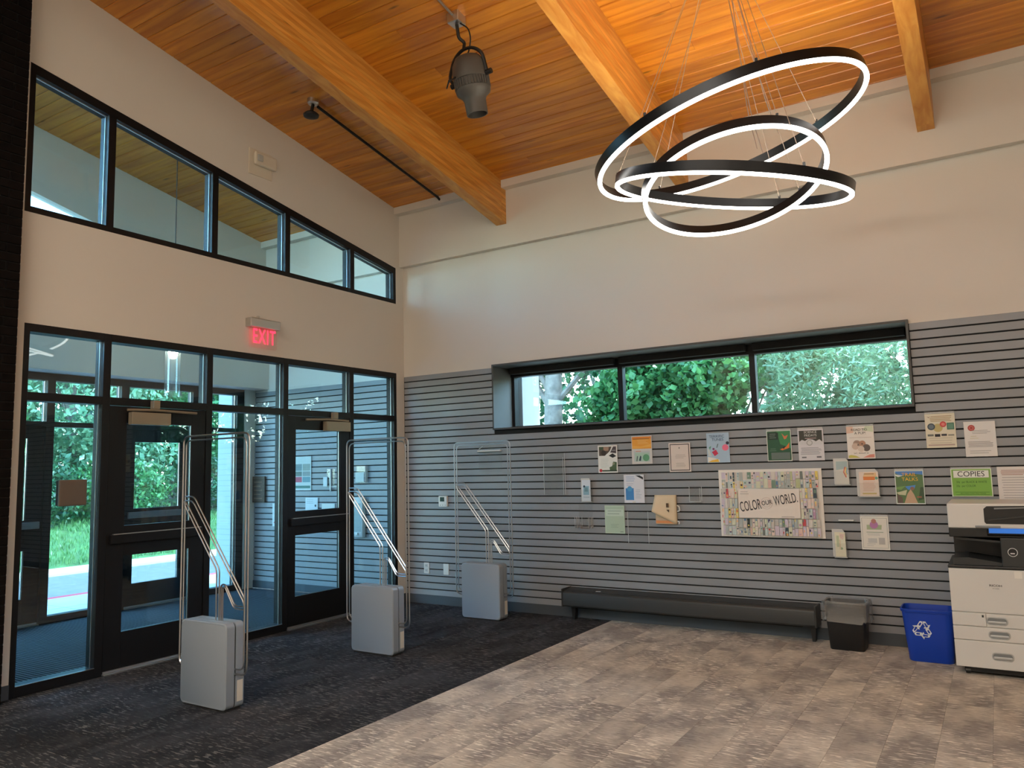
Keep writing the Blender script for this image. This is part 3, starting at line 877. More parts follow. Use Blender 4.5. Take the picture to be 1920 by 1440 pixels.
# ------------------------------------------------------------------ library security gates
GATEP = P('gate_cover', S(150, 160, 170), 0.38, spec=0.5)
GATES = P('gate_seam', (0.03, 0.03, 0.03), 0.6)
GATEB = P('gate_edge', S(206, 198, 180), 0.4)
def make_gate():
    gy = -2.10
    g_ = thing('security_gate', (1.44, gy, 0), '', 'gate', 'library security gates in a row by the doors')
    x0, x1, h = 1.205, 1.680, 0.565
    def shell(y0, y1, name, bev):
        loops = [[(px, y, pz) for px, pz, _ in rrect(x1 - x0 - (0.012 if e else 0), h - 0.012 - (0.012 if e else 0), 0.035, 5, (x0 + x1) / 2, h / 2 + .006)] for y, e in bev]
        return MB().loft(loops).build(name, GATEP, g_, smooth=True)
    shell(gy - 0.075, gy - 0.006, 'front_cover', [(gy - 0.075, 1), (gy - 0.068, 0), (gy - 0.006, 0)])
    shell(gy + 0.006, gy + 0.075, 'rear_cover', [(gy + 0.006, 0), (gy + 0.068, 0), (gy + 0.075, 1)])
    MB().loft([[(px, y, pz) for px, pz, _ in rrect(x1 - x0 - 0.016, h - 0.02, 0.03, 5, (x0 + x1) / 2, h / 2 + .004)] for y in (gy - .006, gy + .006)]).build('seam', GATES, g_)
    B('sticker', P('sticker_white', S(228, 220, 205), 0.5), x1, x1 + 0.001, gy + 0.016, gy + 0.062, 0.055, 0.19, g_)
    B('base_plate', GATES, x0 + 0.02, x1 - 0.02, gy - 0.06, gy + 0.06, 0.0, 0.012, g_)
    xl, xr, zt, zb = 1.085, 1.795, 1.822, 0.235
    for k, off in enumerate((0.0, 0.030)):
        a, b2, t_, bo = xl + off, xr - off, zt - off, zb + off
        pth = roundpath([(x0 + .03, gy, bo), (a, gy, bo), (a, gy, t_), (b2, gy, t_), (b2, gy, bo), (x1 - .03, gy, bo)], 0.055, 5)
        MB().tube(pth, 0.0068 if k == 0 else 0.0055, 7).build('loop_tube', STEEL, g_, smooth=True)
    for k, off in enumerate((0.0, 0.03)):
        pth = roundpath([(xl + .03, gy, 1.395 - off), (1.215 - off * .5, gy, 1.395 - off), (xr - .035 - off * .2, gy, 0.735 - off * 1.0), (xr - .03, gy, 0.70 - off)], 0.04, 4)
        MB().tube(pth, 0.0052, 6).build('brace_tube', STEEL, g_, smooth=True)
        pth = roundpath([(xl + .02, gy, 1.36), (1.118 + off, gy, 1.325 + off * .2), (1.475 + off, gy, 0.895 + off * .3), (1.475 + off, gy, h - .02)], 0.03, 4)
        MB().tube(pth, 0.0052, 6).build('inner_tube', STEEL, g_, smooth=True)
        o2 = off * 0.62
        pth = roundpath([(1.525 + o2, gy, h - .02), (1.525 + o2, gy, 0.805 - o2), (1.572 - o2 * .2, gy, 0.805 - o2), (1.668 - o2 * .4, gy, 0.672 - o2), (xr - .03, gy, 0.672 - o2)], 0.03, 4)
        MB().tube(pth, 0.0052, 6).build('inner_tube', STEEL, g_, smooth=True)
    return g_
g0 = make_gate()
g0['label'] = 'middle of three grey security gates with steel loops'
for dy, lab in ((-1.65, 'nearest grey security gate with steel loops, before the first door'), (1.63, 'farthest grey security gate, in front of the slatted wall')):
    gg = copy_tree(g0); gg.location.y += dy; gg['label'] = lab

# ------------------------------------------------------------------ thermostat and wall plates
tm = thing('thermostat', (0.58, -0.02, 1.11), 'white wall thermostat with small dark screen', 'thermostat')
B('case', WHITEPL, 0.520, 0.640, -0.026, 0.0, 1.112, 1.236, tm, bevel=0.006)
B('screen', P('lcd_dark', S(40, 62, 60), 0.2), 0.542, 0.604, -0.0275, -0.026, 1.172, 1.222, tm)
for k in range(3): B('button', P('button_grey', S(170, 176, 176), 0.5), 0.540 + k * .034, 0.556 + k * .034, -0.0275, -0.026, 1.124, 1.136, tm)
ou = thing('outlet_plate', (0.317, -0.01, 0.34), 'white outlet plate with sockets, nearer the room corner', 'outlet')
B('plate', WHITEPL, 0.279, 0.355, -0.008, 0.0, 0.343, 0.467, ou, bevel=0.003)
for z in (0.378, 0.432):
    s_ = B('socket', P('socket_white', S(205, 208, 208), 0.4), 0.299, 0.335, -0.0105, -0.008, z - .02, z + .02, ou, bevel=0.003)
    B('slot', BLACK, 0.308, 0.311, -0.011, -0.0105, z - .006, z + .008, s_); B('slot', BLACK, 0.322, 0.325, -0.011, -0.0105, z - .006, z + .008, s_)
bp_ = thing('blank_plate', (0.60, -0.01, 0.34), 'plain white wall plate to the right of the outlet', 'wall plate')
B('plate', WHITEPL, 0.562, 0.638, -0.008, 0.0, 0.340, 0.464, bp_, bevel=0.003)
for z in (0.36, 0.444): MB().tube([(0.60, -0.0095, z), (0.60, -0.008, z)], 0.0035, 8).build('screw', ALU, bp_)

# ------------------------------------------------------------------ posters, flyers and holders on the slatted wall
def shapes_mesh(parent, xc, zc_, w_, h_, y, shapes, name='print'):
    """shapes: ('r',col,u0,v0,u1,v1) ('c',col,u,v,r) ('p',col,[(u,v)...]) in sheet fractions, origin lower left"""
    b_ = MB(); mats = []
    for i, sh in enumerate(shapes):
        mt = ink(sh[1])
        if mt not in mats: mats.append(mt)
        b_.mat(mats.index(mt))
        if sh[0] == 'r':
            poly = [(sh[2], sh[3]), (sh[4], sh[3]), (sh[4], sh[5]), (sh[2], sh[5])]
        elif sh[0] == 'c':
            asp = w_ / h_
            poly = [(sh[2] + sh[4] * math.cos(k * math.pi / 9), sh[3] + sh[4] * asp * math.sin(k * math.pi / 9)) for k in range(18)]
        else:
            poly = sh[2]
        yy = y - 0.00012 * (i + 1)
        b_.add([(xc + (u - .5) * w_, yy, zc_ + (v - .5) * h_) for u, v in poly], [tuple(range(len(poly)))])
    return b_.build(name, mats, parent, fixn=False)

def sheet(name, label, cat, xc, zc_, w_=0.216, h_=0.279, col=(236, 234, 228), shapes=(), texts=(), y=-0.012, lip=False, group='flyers on the slatted wall', acr=True, rot=0.0):
    t_ = thing(name, (xc, y, zc_ - h_ / 2), label, cat, group)
    B('paper', ink(col), xc - w_ / 2, xc + w_ / 2, y, y + 0.0015, zc_ - h_ / 2, zc_ + h_ / 2, t_)
    yt = y
    if shapes:
        shapes_mesh(t_, xc, zc_, w_, h_, y, shapes)
        yt = y - 0.00012 * (len(shapes) + 2)
    for body, c, u, v, size, sx in texts:
        text(body, ink(c), (xc + (u - .5) * w_, yt - 0.0002, zc_ + (v - .5) * h_), size * h_, t_, sx=sx, bold=0.0)
    if acr:
        B('holder_back', ACRYL, xc - w_ / 2 - .002, xc + w_ / 2 + .002, y + 0.0025, y + 0.0055, zc_ - h_ / 2 - .003, zc_ + h_ / 2 + (0.022 if lip else 0.004), t_)
        B('holder_hook', ACRYL, xc - w_ / 2 * .9, xc + w_ / 2 * .9, y + 0.004, 0.006, zc_ + h_ / 2 + (0.012 if lip else 0.0), zc_ + h_ / 2 + (0.016 if lip else 0.004), t_)
    if lip:
        B('holder_lip', ACRYL_EDGE, xc - w_ / 2 * .98, xc + w_ / 2 * .98, y - 0.003, y + 0.0055, zc_ + h_ / 2 + 0.004, zc_ + h_ / 2 + 0.010, t_)
    return t_

def lines(col, u0, u1, v0, v1, n, jitter=0.15, th_=0.012):
    out = []
    for i in range(n):
        v = v1 - (v1 - v0) * i / max(1, n - 1)
        out.append(('r', col, u0 + random.random() * jitter * .3, v - th_ / 2, u1 - random.random() * jitter, v + th_ / 2))
    return out

GR = (96, 96, 98)
sheet('flyer', 'white flyer with brown leafy photo collage across its top', 'flyer', 2.683, 1.605, shapes=[
    ('p', (92, 78, 66), [(.06, .62), (.40, .62), (.62, .78), (.72, .95), (.06, .95)]), ('r', (70, 92, 66), .08, .84, .28, .94), ('p', (172, 138, 116), [(.30, .80), (.55, .80), (.58, .94), (.30, .94)]),
    ('c', (60, 50, 46), .30, .72, .13), ('p', (84, 74, 78), [(.60, .74), (.95, .70), (.95, .95), (.76, .95)]), ('r', (190, 184, 184), .72, .80, .92, .82), ('p', (44, 46, 48), [(.56, .62), (.76, .54), (.95, .60), (.76, .70)]),
    ('p', (238, 236, 230), [(.40, .60), (.66, .76), (.80, .95), (.76, .95), (.60, .77), (.36, .62)]),
    ('p', (84, 106, 74), [(.60, .10), (.94, .10), (.96, .38), (.78, .40), (.72, .24), (.58, .20)]), ('c', (150, 150, 120), .80, .33, .06), ('r', (58, 76, 58), .20, .05, .96, .10), ('c', (196, 56, 66), .13, .085, .075)] + lines((206, 210, 204), .12, .56, .20, .50, 7),
    texts=[])
sheet('flyer', 'flyer with orange upper half and pale blue lower half', 'flyer', 3.058, 1.686, col=(214, 210, 206), shapes=[
    ('r', (238, 166, 62), .03, .54, .97, .97), ('r', (232, 142, 50), .03, .88, .97, .97), ('r', (70, 58, 50), .08, .885, .88, .90), ('p', (244, 184, 84), [(.03, .54), (.97, .60), (.97, .70), (.45, .62), (.03, .66)])] + lines((250, 206, 128), .28, .86, .72, .84, 4, th_=.01) + [
    ('r', (196, 202, 204), .10, .08, .90, .46), ('r', (226, 150, 120), .20, .44, .46, .465), ('r', (176, 206, 190), .16, .10, .86, .40), ('c', (104, 164, 124), .70, .22, .16), ('p', (48, 58, 84), [(.22, .10), (.26, .28), (.30, .28), (.26, .10)]), ('p', (60, 74, 96), [(.34, .12), (.42, .30), (.47, .26), (.44, .11)])])
sheet('flyer', 'pinkish certificate page with thin dark border', 'flyer', 3.447, 1.602, col=(232, 218, 208), shapes=[
    ('r', (70, 58, 54), .05, .04, .95, .96), ('r', (228, 212, 202), .085, .068, .915, .932), ('c', (60, 56, 56), .49, .83, .022), ('r', (60, 56, 56), .47, .80, .505, .82)] + lines((176, 158, 148), .28, .80, .48, .58, 3) + lines((186, 170, 160), .30, .78, .18, .30, 4))
sheet('flyer', 'pale blue music flyer reading TERRIFIC TUNES', 'flyer', 3.826, 1.681, col=(176, 200, 220), shapes=[
    ('p', (238, 234, 226), [(.03, .20), (.30, .16), (.55, .10), (.55, .02), (.03, .02)]), ('p', (238, 190, 70), [(.03, .02), (.52, .02), (.48, .12), (.20, .08)]), ('p', (206, 52, 84), [(.22, .36), (.40, .44), (.50, .30), (.34, .22)]), ('c', (240, 120, 150), .82, .50, .14), ('c', (44, 48, 70), .92, .65, .07),
    ('p', (206, 214, 214), [(.03, .50), (.12, .42), (.22, .22), (.06, .22)]), ('c', (130, 60, 110), .30, .46, .05), ('p', (56, 84, 84), [(.48, .62), (.52, .64), (.46, .50), (.43, .50)]), ('p', (90, 170, 140), [(.10, .52), (.20, .56), (.14, .44)])],
    texts=[('TERRIFIC', (34, 62, 110), .46, .88, .125, 1.05), ('TUNES', (34, 62, 110), .50, .77, .125, 1.05)])
sheet('flyer', 'dark green flyer with two orange butterflies', 'flyer', 4.386, 1.680, col=(214, 220, 212), lip=True, shapes=[
    ('r', (46, 92, 66), .03, .03, .97, .97), ('p', (66, 138, 86), [(.42, .97), (.97, .97), (.97, .40), (.55, .55)]), ('r', (40, 62, 54), .05, .70, .48, .92), ('p', (226, 132, 92), [(.62, .90), (.74, .80), (.88, .84), (.80, .72), (.72, .70)]), ('p', (232, 128, 62), [(.52, .38), (.78, .46), (.92, .60), (.90, .42), (.62, .35)]), ('p', (40, 40, 36), [(.62, .42), (.76, .50), (.70, .40)]), ('r', (106, 122, 116), .16, .06, .92, .28)] + lines((150, 176, 160), .10, .44, .76, .88, 3) + lines((120, 150, 130), .10, .46, .34, .40, 2))
sheet('flyer', 'dark topped flyer reading SCIENCE FRIDAYS', 'flyer', 4.659, 1.680, col=(222, 218, 222), lip=True, shapes=[
    ('r', (66, 66, 58), .05, .52, .95, .95), ('p', (216, 214, 216), [(.05, .50), (.05, .60), (.16, .66), (.28, .62), (.40, .68), (.58, .66), (.70, .60), (.84, .66), (.95, .58), (.95, .50)]), ('c', (172, 172, 170), .45, .56, .12), ('c', (214, 212, 212), .45, .56, .085), ('r', (232, 200, 198), .28, .695, .72, .71)] + lines((132, 132, 140), .08, .92, .20, .40, 6) + [('r', (110, 110, 116), .70, .08, .88, .13), ('r', (120, 120, 126), .12, .08, .30, .12)],
    texts=[('SCIENCE', (222, 220, 214), .50, .895, .105, .95), ('FRIDAYS', (222, 220, 214), .50, .79, .105, .95)])
sheet('flyer', 'flyer reading READ TO A PUP with puppies picture', 'flyer', 5.065, 1.685, col=(238, 230, 222), lip=True, shapes=[
    ('p', (232, 196, 176), [(.0, .78), (.26, .80), (.24, .99), (.0, .99)]), ('p', (208, 218, 190), [(.62, .86), (.98, .80), (.98, .99), (.70, .99)]), ('r', (206, 190, 180), .10, .64, .9, .655), ('c', (168, 142, 126), .36, .46, .14), ('c', (210, 186, 170), .30, .38, .13), ('c', (182, 140, 116), .56, .46, .12), ('c', (108, 96, 90), .70, .33, .14), ('c', (220, 204, 190), .50, .30, .12), ('c', (60, 48, 44), .40, .42, .025), ('c', (60, 48, 44), .55, .45, .025),
    ('p', (206, 194, 96), [(.03, .03), (.45, .03), (.30, .09), (.12, .12), (.03, .10)]), ('p', (232, 150, 132), [(.55, .03), (.97, .03), (.97, .13), (.80, .12)])],
    texts=[('READ TO', (58, 54, 50), .47, .885, .105, 1.05), ('A PUP!', (58, 54, 50), .50, .78, .105, 1.05), ('SAT., AUGUST 26', (86, 80, 76), .5, .165, .055, 1.0)])
sheet('flyer', 'white flyer with bright blue block and black corner ribbon', 'flyer', 2.959, 1.303, col=(226, 226, 234), shapes=[
    ('p', (38, 40, 48), [(.58, .97), (.96, .82), (.96, .90), (.80, .97)]), ('r', (70, 140, 204), .08, .10, .48, .52), ('c', (84, 160, 210), .28, .50, .12)] + lines((150, 170, 206), .08, .60, .78, .92, 3, th_=.02) + lines((176, 168, 196), .10, .54, .62, .68, 2) + lines((168, 180, 192), .56, .90, .18, .46, 6) + [('r', (226, 200, 120), .40, .02, .56, .035)])
sheet('notice', 'pale green printed sheet low on the slatted wall', 'notice', 2.736, 0.998, col=(196, 212, 190), shapes=[('r', (182, 202, 178), .04, .04, .96, .96), ('r', (202, 216, 200), .06, .62, .94, .86)] + lines((158, 178, 160), .14, .86, .70, .80, 2, th_=.03) + lines((146, 168, 148), .28, .74, .22, .32, 3) + [('r', (120, 132, 120), .76, .05, .92, .07)])
sheet('flyer', 'colourful trail walk flyer reading TRAIL TALKS', 'flyer', 5.415, 1.301, col=(224, 230, 224), lip=True, shapes=[
    ('r', (96, 128, 84), .03, .03, .97, .97), ('p', (88, 140, 206), [(.03, .97), (.97, .97), (.97, .86), (.60, .90), (.20, .84), (.03, .92)]), ('p', (226, 232, 226), [(.03, .88), (.30, .84), (.12, .80), (.03, .84)]), ('p', (84, 146, 214), [(.34, .52), (.70, .56), (.66, .46), (.44, .42)]), ('p', (204, 206, 170), [(.03, .34), (.40, .42), (.34, .26), (.10, .28)]), ('p', (206, 172, 140), [(.28, .03), (.74, .03), (.62, .30), (.52, .44), (.40, .30)]), ('p', (112, 92, 82), [(.05, .03), (.24, .03), (.22, .20), (.05, .30)]), ('c', (150, 112, 96), .58, .46, .07), ('p', (70, 92, 66), [(.76, .10), (.97, .16), (.97, .50), (.86, .50)]), ('p', (128, 168, 96), [(.03, .50), (.36, .54), (.20, .42), (.03, .44)]), ('r', (168, 104, 84), .72, .19, .88, .23)],
    texts=[('TRAIL', (250, 184, 64), .50, .865, .145, 1.05), ('TALKS', (250, 196, 60), .52, .73, .145, 1.05)])
sheet('flyer', 'cream flyer with purple and green emblem in thin border', 'flyer', 5.125, 0.920, col=(236, 232, 222), lip=True, shapes=[
    ('r', (120, 122, 116), .05, .05, .95, .95), ('r', (234, 228, 216), .06, .057, .94, .943), ('p', (176, 188, 150), [(.22, .60), (.74, .60), (.76, .74), (.22, .74)]), ('c', (190, 130, 176), .48, .74, .15), ('c', (186, 128, 118), .48, .85, .09), ('r', (160, 172, 150), .20, .51, .80, .53)] + lines((190, 190, 186), .20, .80, .44, .48, 2) + [('r', (206, 204, 198), .24, .20, .56, .34), ('r', (196, 192, 186), .62, .16, .84, .36)] + lines((186, 188, 184), .18, .56, .12, .17, 2))
sheet('flyer', 'flyer with round badges in black, red and green', 'flyer', 5.672, 1.758, col=(230, 222, 200), lip=True, shapes=[
    ('c', (200, 182, 122), .42, .58, .16), ('c', (70, 82, 92), .20, .62, .13), ('c', (110, 122, 130), .20, .62, .085), ('c', (206, 76, 74), .60, .68, .11), ('c', (226, 130, 122), .60, .68, .06), ('r', (74, 122, 100), .72, .52, .96, .72), ('r', (104, 150, 128), .75, .55, .93, .69), ('r', (120, 122, 112), .06, .34, .26, .40), ('r', (40, 40, 44), .30, .32, .48, .40), ('r', (60, 60, 66), .52, .34, .70, .40), ('r', (150, 146, 130), .74, .34, .94, .38), ('r', (196, 172, 160), .06, .06, .94, .10), ('p', (120, 64, 60), [(.07, .93), (.13, .88), (.19, .93), (.13, .90)])] + lines((186, 160, 120), .16, .92, .78, .92, 4, th_=.02) + lines((186, 178, 160), .10, .94, .14, .28, 3))
sheet('notice', 'plain white letter with round red seal at top left', 'notice', 5.945, 1.679, col=(232, 228, 224), shapes=[
    ('c', (190, 72, 66), .24, .82, .115), ('c', (210, 120, 112), .24, .82, .075), ('c', (186, 66, 60), .24, .82, .045)] + lines((166, 160, 158), .22, .84, .66, .74, 3) + lines((206, 198, 150), .16, .50, .52, .58, 2) + lines((150, 144, 146), .10, .90, .28, .42, 5) + lines((160, 156, 154), .14, .86, .10, .16, 2))
sheet('sign', 'green and white price sign reading COPIES above the copier', 'sign', 5.858, 1.334, 0.282, 0.222, col=(226, 236, 212), lip=True, shapes=[
    ('r', (132, 186, 78), .025, .025, .975, .975), ('r', (150, 176, 110), .05, .66, .95, .95), ('r', (238, 240, 232), .07, .68, .93, .93), ('r', (78, 118, 48), .08, .155, .92, .168), ('r', (96, 140, 58), .10, .06, .92, .075)],
    texts=[('COPIES', (32, 36, 32), .5, .80, .27, .98), ('20\u00a2  per BLACK & WHITE', (52, 86, 34), .50, .52, .105, .82), ('25\u00a2  per COLOR', (52, 86, 34), .36, .38, .105, .82), ('BILLS AND COINS ONLY PLEASE', (52, 86, 34), .52, .11, .06, .9)])
sheet('notice', 'white printed instruction sheet right behind the copier', 'notice', 6.145, 1.315, 0.216, 0.279, col=(232, 226, 222), shapes=lines((186, 150, 140), .10, .94, .78, .90, 4, th_=.02) + lines((150, 146, 146), .12, .94, .14, .70, 9))

# big poster
cw = sheet('poster', 'large poster reading COLOR OUR WORLD ringed by colourful spines', 'poster', 4.275, 1.167, 0.914, 0.610, col=(240, 234, 226), y=-0.016, group=None, acr=False)
random.seed(11)
pal = [(206, 198, 190), (226, 216, 206), (236, 214, 204), (196, 210, 208), (214, 200, 214), (222, 222, 196), (180, 186, 184), (120, 128, 124), (232, 176, 110), (94, 134, 170), (74, 60, 96), (206, 84, 90), (48, 58, 60), (122, 150, 132), (232, 206, 110), (190, 150, 176), (150, 178, 186), (226, 190, 176), (66, 84, 96), (190, 196, 150)]
shp = []
def spine(u0, v0, u1, v1):
    c = random.choice(pal if random.random() < .25 else pal[:7])
    shp.append(('r', c, u0, v0, u1, v1))
    n = random.randint(0, 3)
    for _ in range(n):
        c2 = random.choice(pal)
        a = v0 + random.random() * (v1 - v0) * .8
        hh = (0.08 + random.random() * .3) * (v1 - v0)
        uu = u0 + (u1 - u0) * random.random() * .35
        if random.random() < .6: shp.append(('r', c2, uu, a, uu + (u1 - u0) * (.25 + random.random() * .4), min(v1, a + hh)))
        else: shp.append(('c', c2, (u0 + u1) / 2, min(v1 - .02, a + .02), (u1 - u0) * .34))
for row in ((0.72, 0.96), (0.03, 0.27)):
    u = 0.03
    while u < 0.96:
        wv_ = random.choice((.022, .028, .034, .042)); u1_ = min(u + wv_, .972)
        mid_ = row[0] + (row[1] - row[0]) * random.uniform(.4, .6)
        spine(u, row[0], u1_ - .004, mid_ - .005); spine(u, mid_ + .005, u1_ - .004, row[1]); u = u1_
for u0, u1 in ((0.03, 0.20), (0.80, 0.97)):
    for k in range(3):
        v0 = 0.28 + k * .148; u = u0
        while u < u1 - .012:
            wv_ = random.choice((.022, .028, .036)); u1_ = min(u + wv_, u1)
            spine(u, v0, u1_ - .004, v0 + .14); u = u1_
shp.append(('r', (238, 226, 216), .205, .285, .795, .705))
circ = [('c', (206, 178, 170), .48, .50, .058), ('c', (238, 226, 216), .48, .50, .054), ('c', (212, 186, 178), .48, .50, .040), ('c', (238, 226, 216), .48, .50, .037)]
shapes_mesh(cw, 4.275, 1.167, 0.914, 0.610, -0.016, shp + circ + lines((176, 164, 158), .22, .42, .64, .67, 2, th_=.008) + lines((176, 164, 158), .60, .78, .30, .305, 1, th_=.01))
yt = -0.016 - 0.00012 * (len(shp) + 12)
DK = ink((44, 42, 46))
def wtext(body, u, v, size, ang, sx):
    o = text(body, DK, (4.275 + (u - .5) * .914, yt, 1.167 + (v - .5) * .61), size, cw, (math.pi / 2, math.radians(-ang), 0), sx=sx, bold=0.0006)
wtext('COLOR', .322, .460, .128, 9, .44)
wtext('OUR', .482, .507, .055, 9, .80)
wtext('WORLD.', .664, .553, .120, 9, .44)
B('foam_board', ink((228, 226, 222)), 4.275 - .455, 4.275 + .455, -0.0135, -0.004, 1.167 - .304, 1.167 + .304, cw)

# brochure stacks, racks, empty clear holders
def brochure(name, label, cat, xc, z0, w_, h_, shapes, col, lean=0.02, n=4):
    t_ = thing(name, (xc, -0.03, z0), label, cat)
    for k in range(n):
        dx = (k - n + 1) * 0.006
        y = -0.020 - k * 0.006
        B('leaflet', ink(col if k == n - 1 else (214, 212, 208)), xc - w_ / 2 + dx, xc + w_ / 2 + dx, y - .003, y, z0, z0 + h_ + (n - 1 - k) * .006, t_)
    shapes_mesh(t_, xc, z0 + h_ / 2, w_, h_, -0.0232 - (n - 1) * .006, shapes)
    yf = -0.020 - (n - 1) * .006 - .003
    B('holder_front', ACRYL, xc - w_ / 2 - .01, xc + w_ / 2 + .008, yf - .006, yf - .004, z0 - .004, z0 + h_ * .55, t_)
    B('holder_back', ACRYL, xc - w_ / 2 - .01, xc + w_ / 2 + .008, -0.012, -0.009, z0 - .004, z0 + h_ * .9, t_)
    B('holder_base', ACRYL_EDGE, xc - w_ / 2 - .01, xc + w_ / 2 + .008, yf - .006, -0.009, z0 - .007, z0 - .003, t_)
    B('holder_side', ACRYL, xc + w_ / 2 + .008, xc + w_ / 2 + .011, yf - .006, -0.009, z0 - .007, z0 + h_ * .8, t_)
    return t_
brochure('brochure_holder', 'clear holder of pale blue leaflets left of the flyers', 'leaflets', 2.441, 1.180, 0.098, 0.216, [('r', (150, 190, 208), .16, .30, .84, .72), ('c', (60, 76, 96), .28, .70, .12), ('r', (120, 160, 176), .30, .45, .70, .66), ('r', (190, 200, 210), .14, .16, .86, .22)], (220, 226, 234))
brochure('brochure_holder', 'clear holder of leaflets with rainbow swirl beside big poster', 'leaflets', 4.905, 1.330, 0.104, 0.205, [('p', (176, 196, 196), [(.05, .60), (.95, .66), (.95, .96), (.05, .96)]), ('p', (222, 110, 80), [(.70, .72), (.80, .74), (.66, .52), (.84, .30), (.76, .28), (.58, .50)]), ('p', (240, 200, 90), [(.80, .70), (.88, .70), (.78, .52), (.88, .40), (.82, .36), (.70, .52)]), ('p', (120, 170, 200), [(.90, .70), (.97, .66), (.88, .50), (.95, .42), (.90, .40), (.82, .50)])], (222, 220, 212))
brochure('brochure_holder', 'clear holder of cream bookmarks low beside big poster', 'bookmarks', 4.852, 0.715, 0.085, 0.208, [('p', (232, 206, 190), [(.45, .96), (.95, .92), (.80, .70), (.50, .74)]), ('c', (206, 150, 140), .62, .84, .10), ('c', (240, 234, 214), .62, .84, .06), ('r', (196, 206, 170), .16, .40, .40, .86), ('c', (150, 176, 130), .60, .34, .12), ('r', (224, 206, 170), .42, .30, .54, .70)], (234, 228, 202), n=5)
brochure('handout_holder', 'clear holder of half sheets with orange heading', 'handouts', 5.112, 1.228, 0.150, 0.205, [('p', (240, 200, 150), [(.20, .78), (.90, .78), (.90, .96), (.30, .96)]), ('r', (232, 138, 76), .22, .66, .82, .80), ('c', (120, 176, 150), .90, .74, .08), ('r', (120, 90, 70), .26, .90, .78, .92), ('r', (214, 190, 120), .14, .08, .86, .14)] + lines((214, 150, 116), .16, .88, .22, .58, 8), (238, 220, 206), n=5)

mg = thing('paper_pad', (3.29, -0.03, 0.955), 'tan paper pad with curled front page hung on wall', 'pad')
TAN = ink((226, 204, 170))
B('pad', ink((206, 176, 140)), 3.180, 3.395, -0.030, -0.008, 0.962, 1.240, mg, bevel=0.003)
cv = MB()
grid = []
for j in range(9):
    rowv = []
    for i in range(9):
        u_, v_ = i / 8, j / 8
        lift = max(0, (1 - u_) * (1 - v_) - .05)
        x = 3.180 + u_ * .215 - lift * 0.02
        z = 0.962 + v_ * .28 + lift * .13
        rowv.append((x, -0.033 - lift * .055, z))
    grid += rowv
cv.add(grid, [(j * 9 + i, j * 9 + i + 1, (j + 1) * 9 + i + 1, (j + 1) * 9 + i) for j in range(8) for i in range(8)])
fp = cv.build('front_page', TAN, mg, smooth=True)
sm = fp.modifiers.new('thickness', 'SOLIDIFY'); sm.thickness = 0.0012
shapes_mesh(mg, 3.2875, 1.102, 0.215, 0.28, -0.052, [('r', (92, 76, 60), .56, .58, .68, .72), ('p', (92, 76, 60), [(.56, .50), (.70, .50), (.68, .40)])])
shapes_mesh(mg, 3.2875, 1.102, 0.215, 0.28, -0.0305, [('r', (232, 150, 92), .02, .03, .95, .12), ('r', (214, 180, 150), .02, .14, .8, .20)], 'lower_print')
MB().tube(roundpath([(3.398, -0.02, 1.14), (3.425, -0.03, 1.13), (3.43, -0.03, 1.09), (3.40, -0.02, 1.085)], 0.02), 0.006, 6).build('clip', WHITEPL, mg)
MB().tube(roundpath([(3.398, -0.02, 0.99), (3.42, -0.03, 0.985), (3.415, -0.03, 0.965)], 0.01), 0.006, 6).build('clip', WHITEPL, mg)

wr = thing('wire_rack', (2.39, -0.03, 0.895), 'small empty clear wire rack below the leaflet holder', 'rack')
for x in (2.300, 2.330, 2.365, 2.455, 2.49):
    zt_ = 1.02 if x not in (2.365,) else 0.97
    MB().tube(roundpath([(x, -0.010, 1.02), (x, -0.010, 0.915), (x + .008, -0.055, 0.905), (x + .008, -0.060, zt_)], 0.012), 0.0028, 5).build('wire', STEEL, wr)
MB().tube([(2.30, -0.012, 0.925), (2.49, -0.012, 0.925)], 0.003, 5).build('wire', STEEL, wr)
MB().tube([(2.365, -0.060, 0.906), (2.46, -0.060, 0.906)], 0.003, 5).build('wire', STEEL, wr)
B('back_plate', ACRYL, 2.335, 2.49, -0.014, -0.010, 0.93, 1.16, wr)

def clear_holder(label, xc, zc_, w_, h_, double=True):
    t_ = thing('clear_holder', (xc, -0.02, zc_ - h_ / 2), label, 'holder', 'empty clear holders on the slatted wall')
    B('back_sheet', ACRYL, xc - w_ / 2, xc + w_ / 2, -0.012, -0.009, zc_ - h_ / 2, zc_ + h_ / 2, t_)
    for x in (xc - w_ / 2, xc + w_ / 2):
        B('edge', ACRYL_EDGE, x - .0016, x + .0016, -0.0125, -0.0085, zc_ - h_ / 2, zc_ + h_ / 2, t_)
    if double:
        B('front_sheet', ACRYL, xc - w_ / 2 + .004, xc + w_ / 2 - .012, -0.026, -0.024, zc_ - h_ / 2, zc_ + h_ / 2 * .8, t_)
        B('edge', ACRYL_EDGE, xc + w_ / 2 - .014, xc + w_ / 2 - .0115, -0.0265, -0.0235, zc_ - h_ / 2, zc_ + h_ / 2 * .8, t_)
    B('hook', ACRYL, xc - w_ / 2, xc + w_ / 2, -0.012, 0.006, zc_ + h_ / 2, zc_ + h_ / 2 + .003, t_)
    return t_
clear_holder('tall empty clear holder left of the flyers', 2.056, 1.465, 0.255, 0.434)
clear_holder('empty clear holder between green sheet and tan pad', 2.985, 0.925, 0.215, 0.306, False)
e3 = clear_holder('small empty clear holder right of the tan pad', 3.585, 1.250, 0.120, 0.142)
B('base', ACRYL_EDGE, 3.527, 3.645, -0.03, -0.009, 1.176, 1.180, e3)
e4 = thing('clear_shelf', (1.24, -0.02, 1.72), 'empty clear bent holder high behind the farthest security gate', 'holder', 'empty clear holders on the slatted wall')
B('back_sheet', ACRYL, 1.09, 1.40, -0.012, -0.009, 1.50, 1.84, e4)
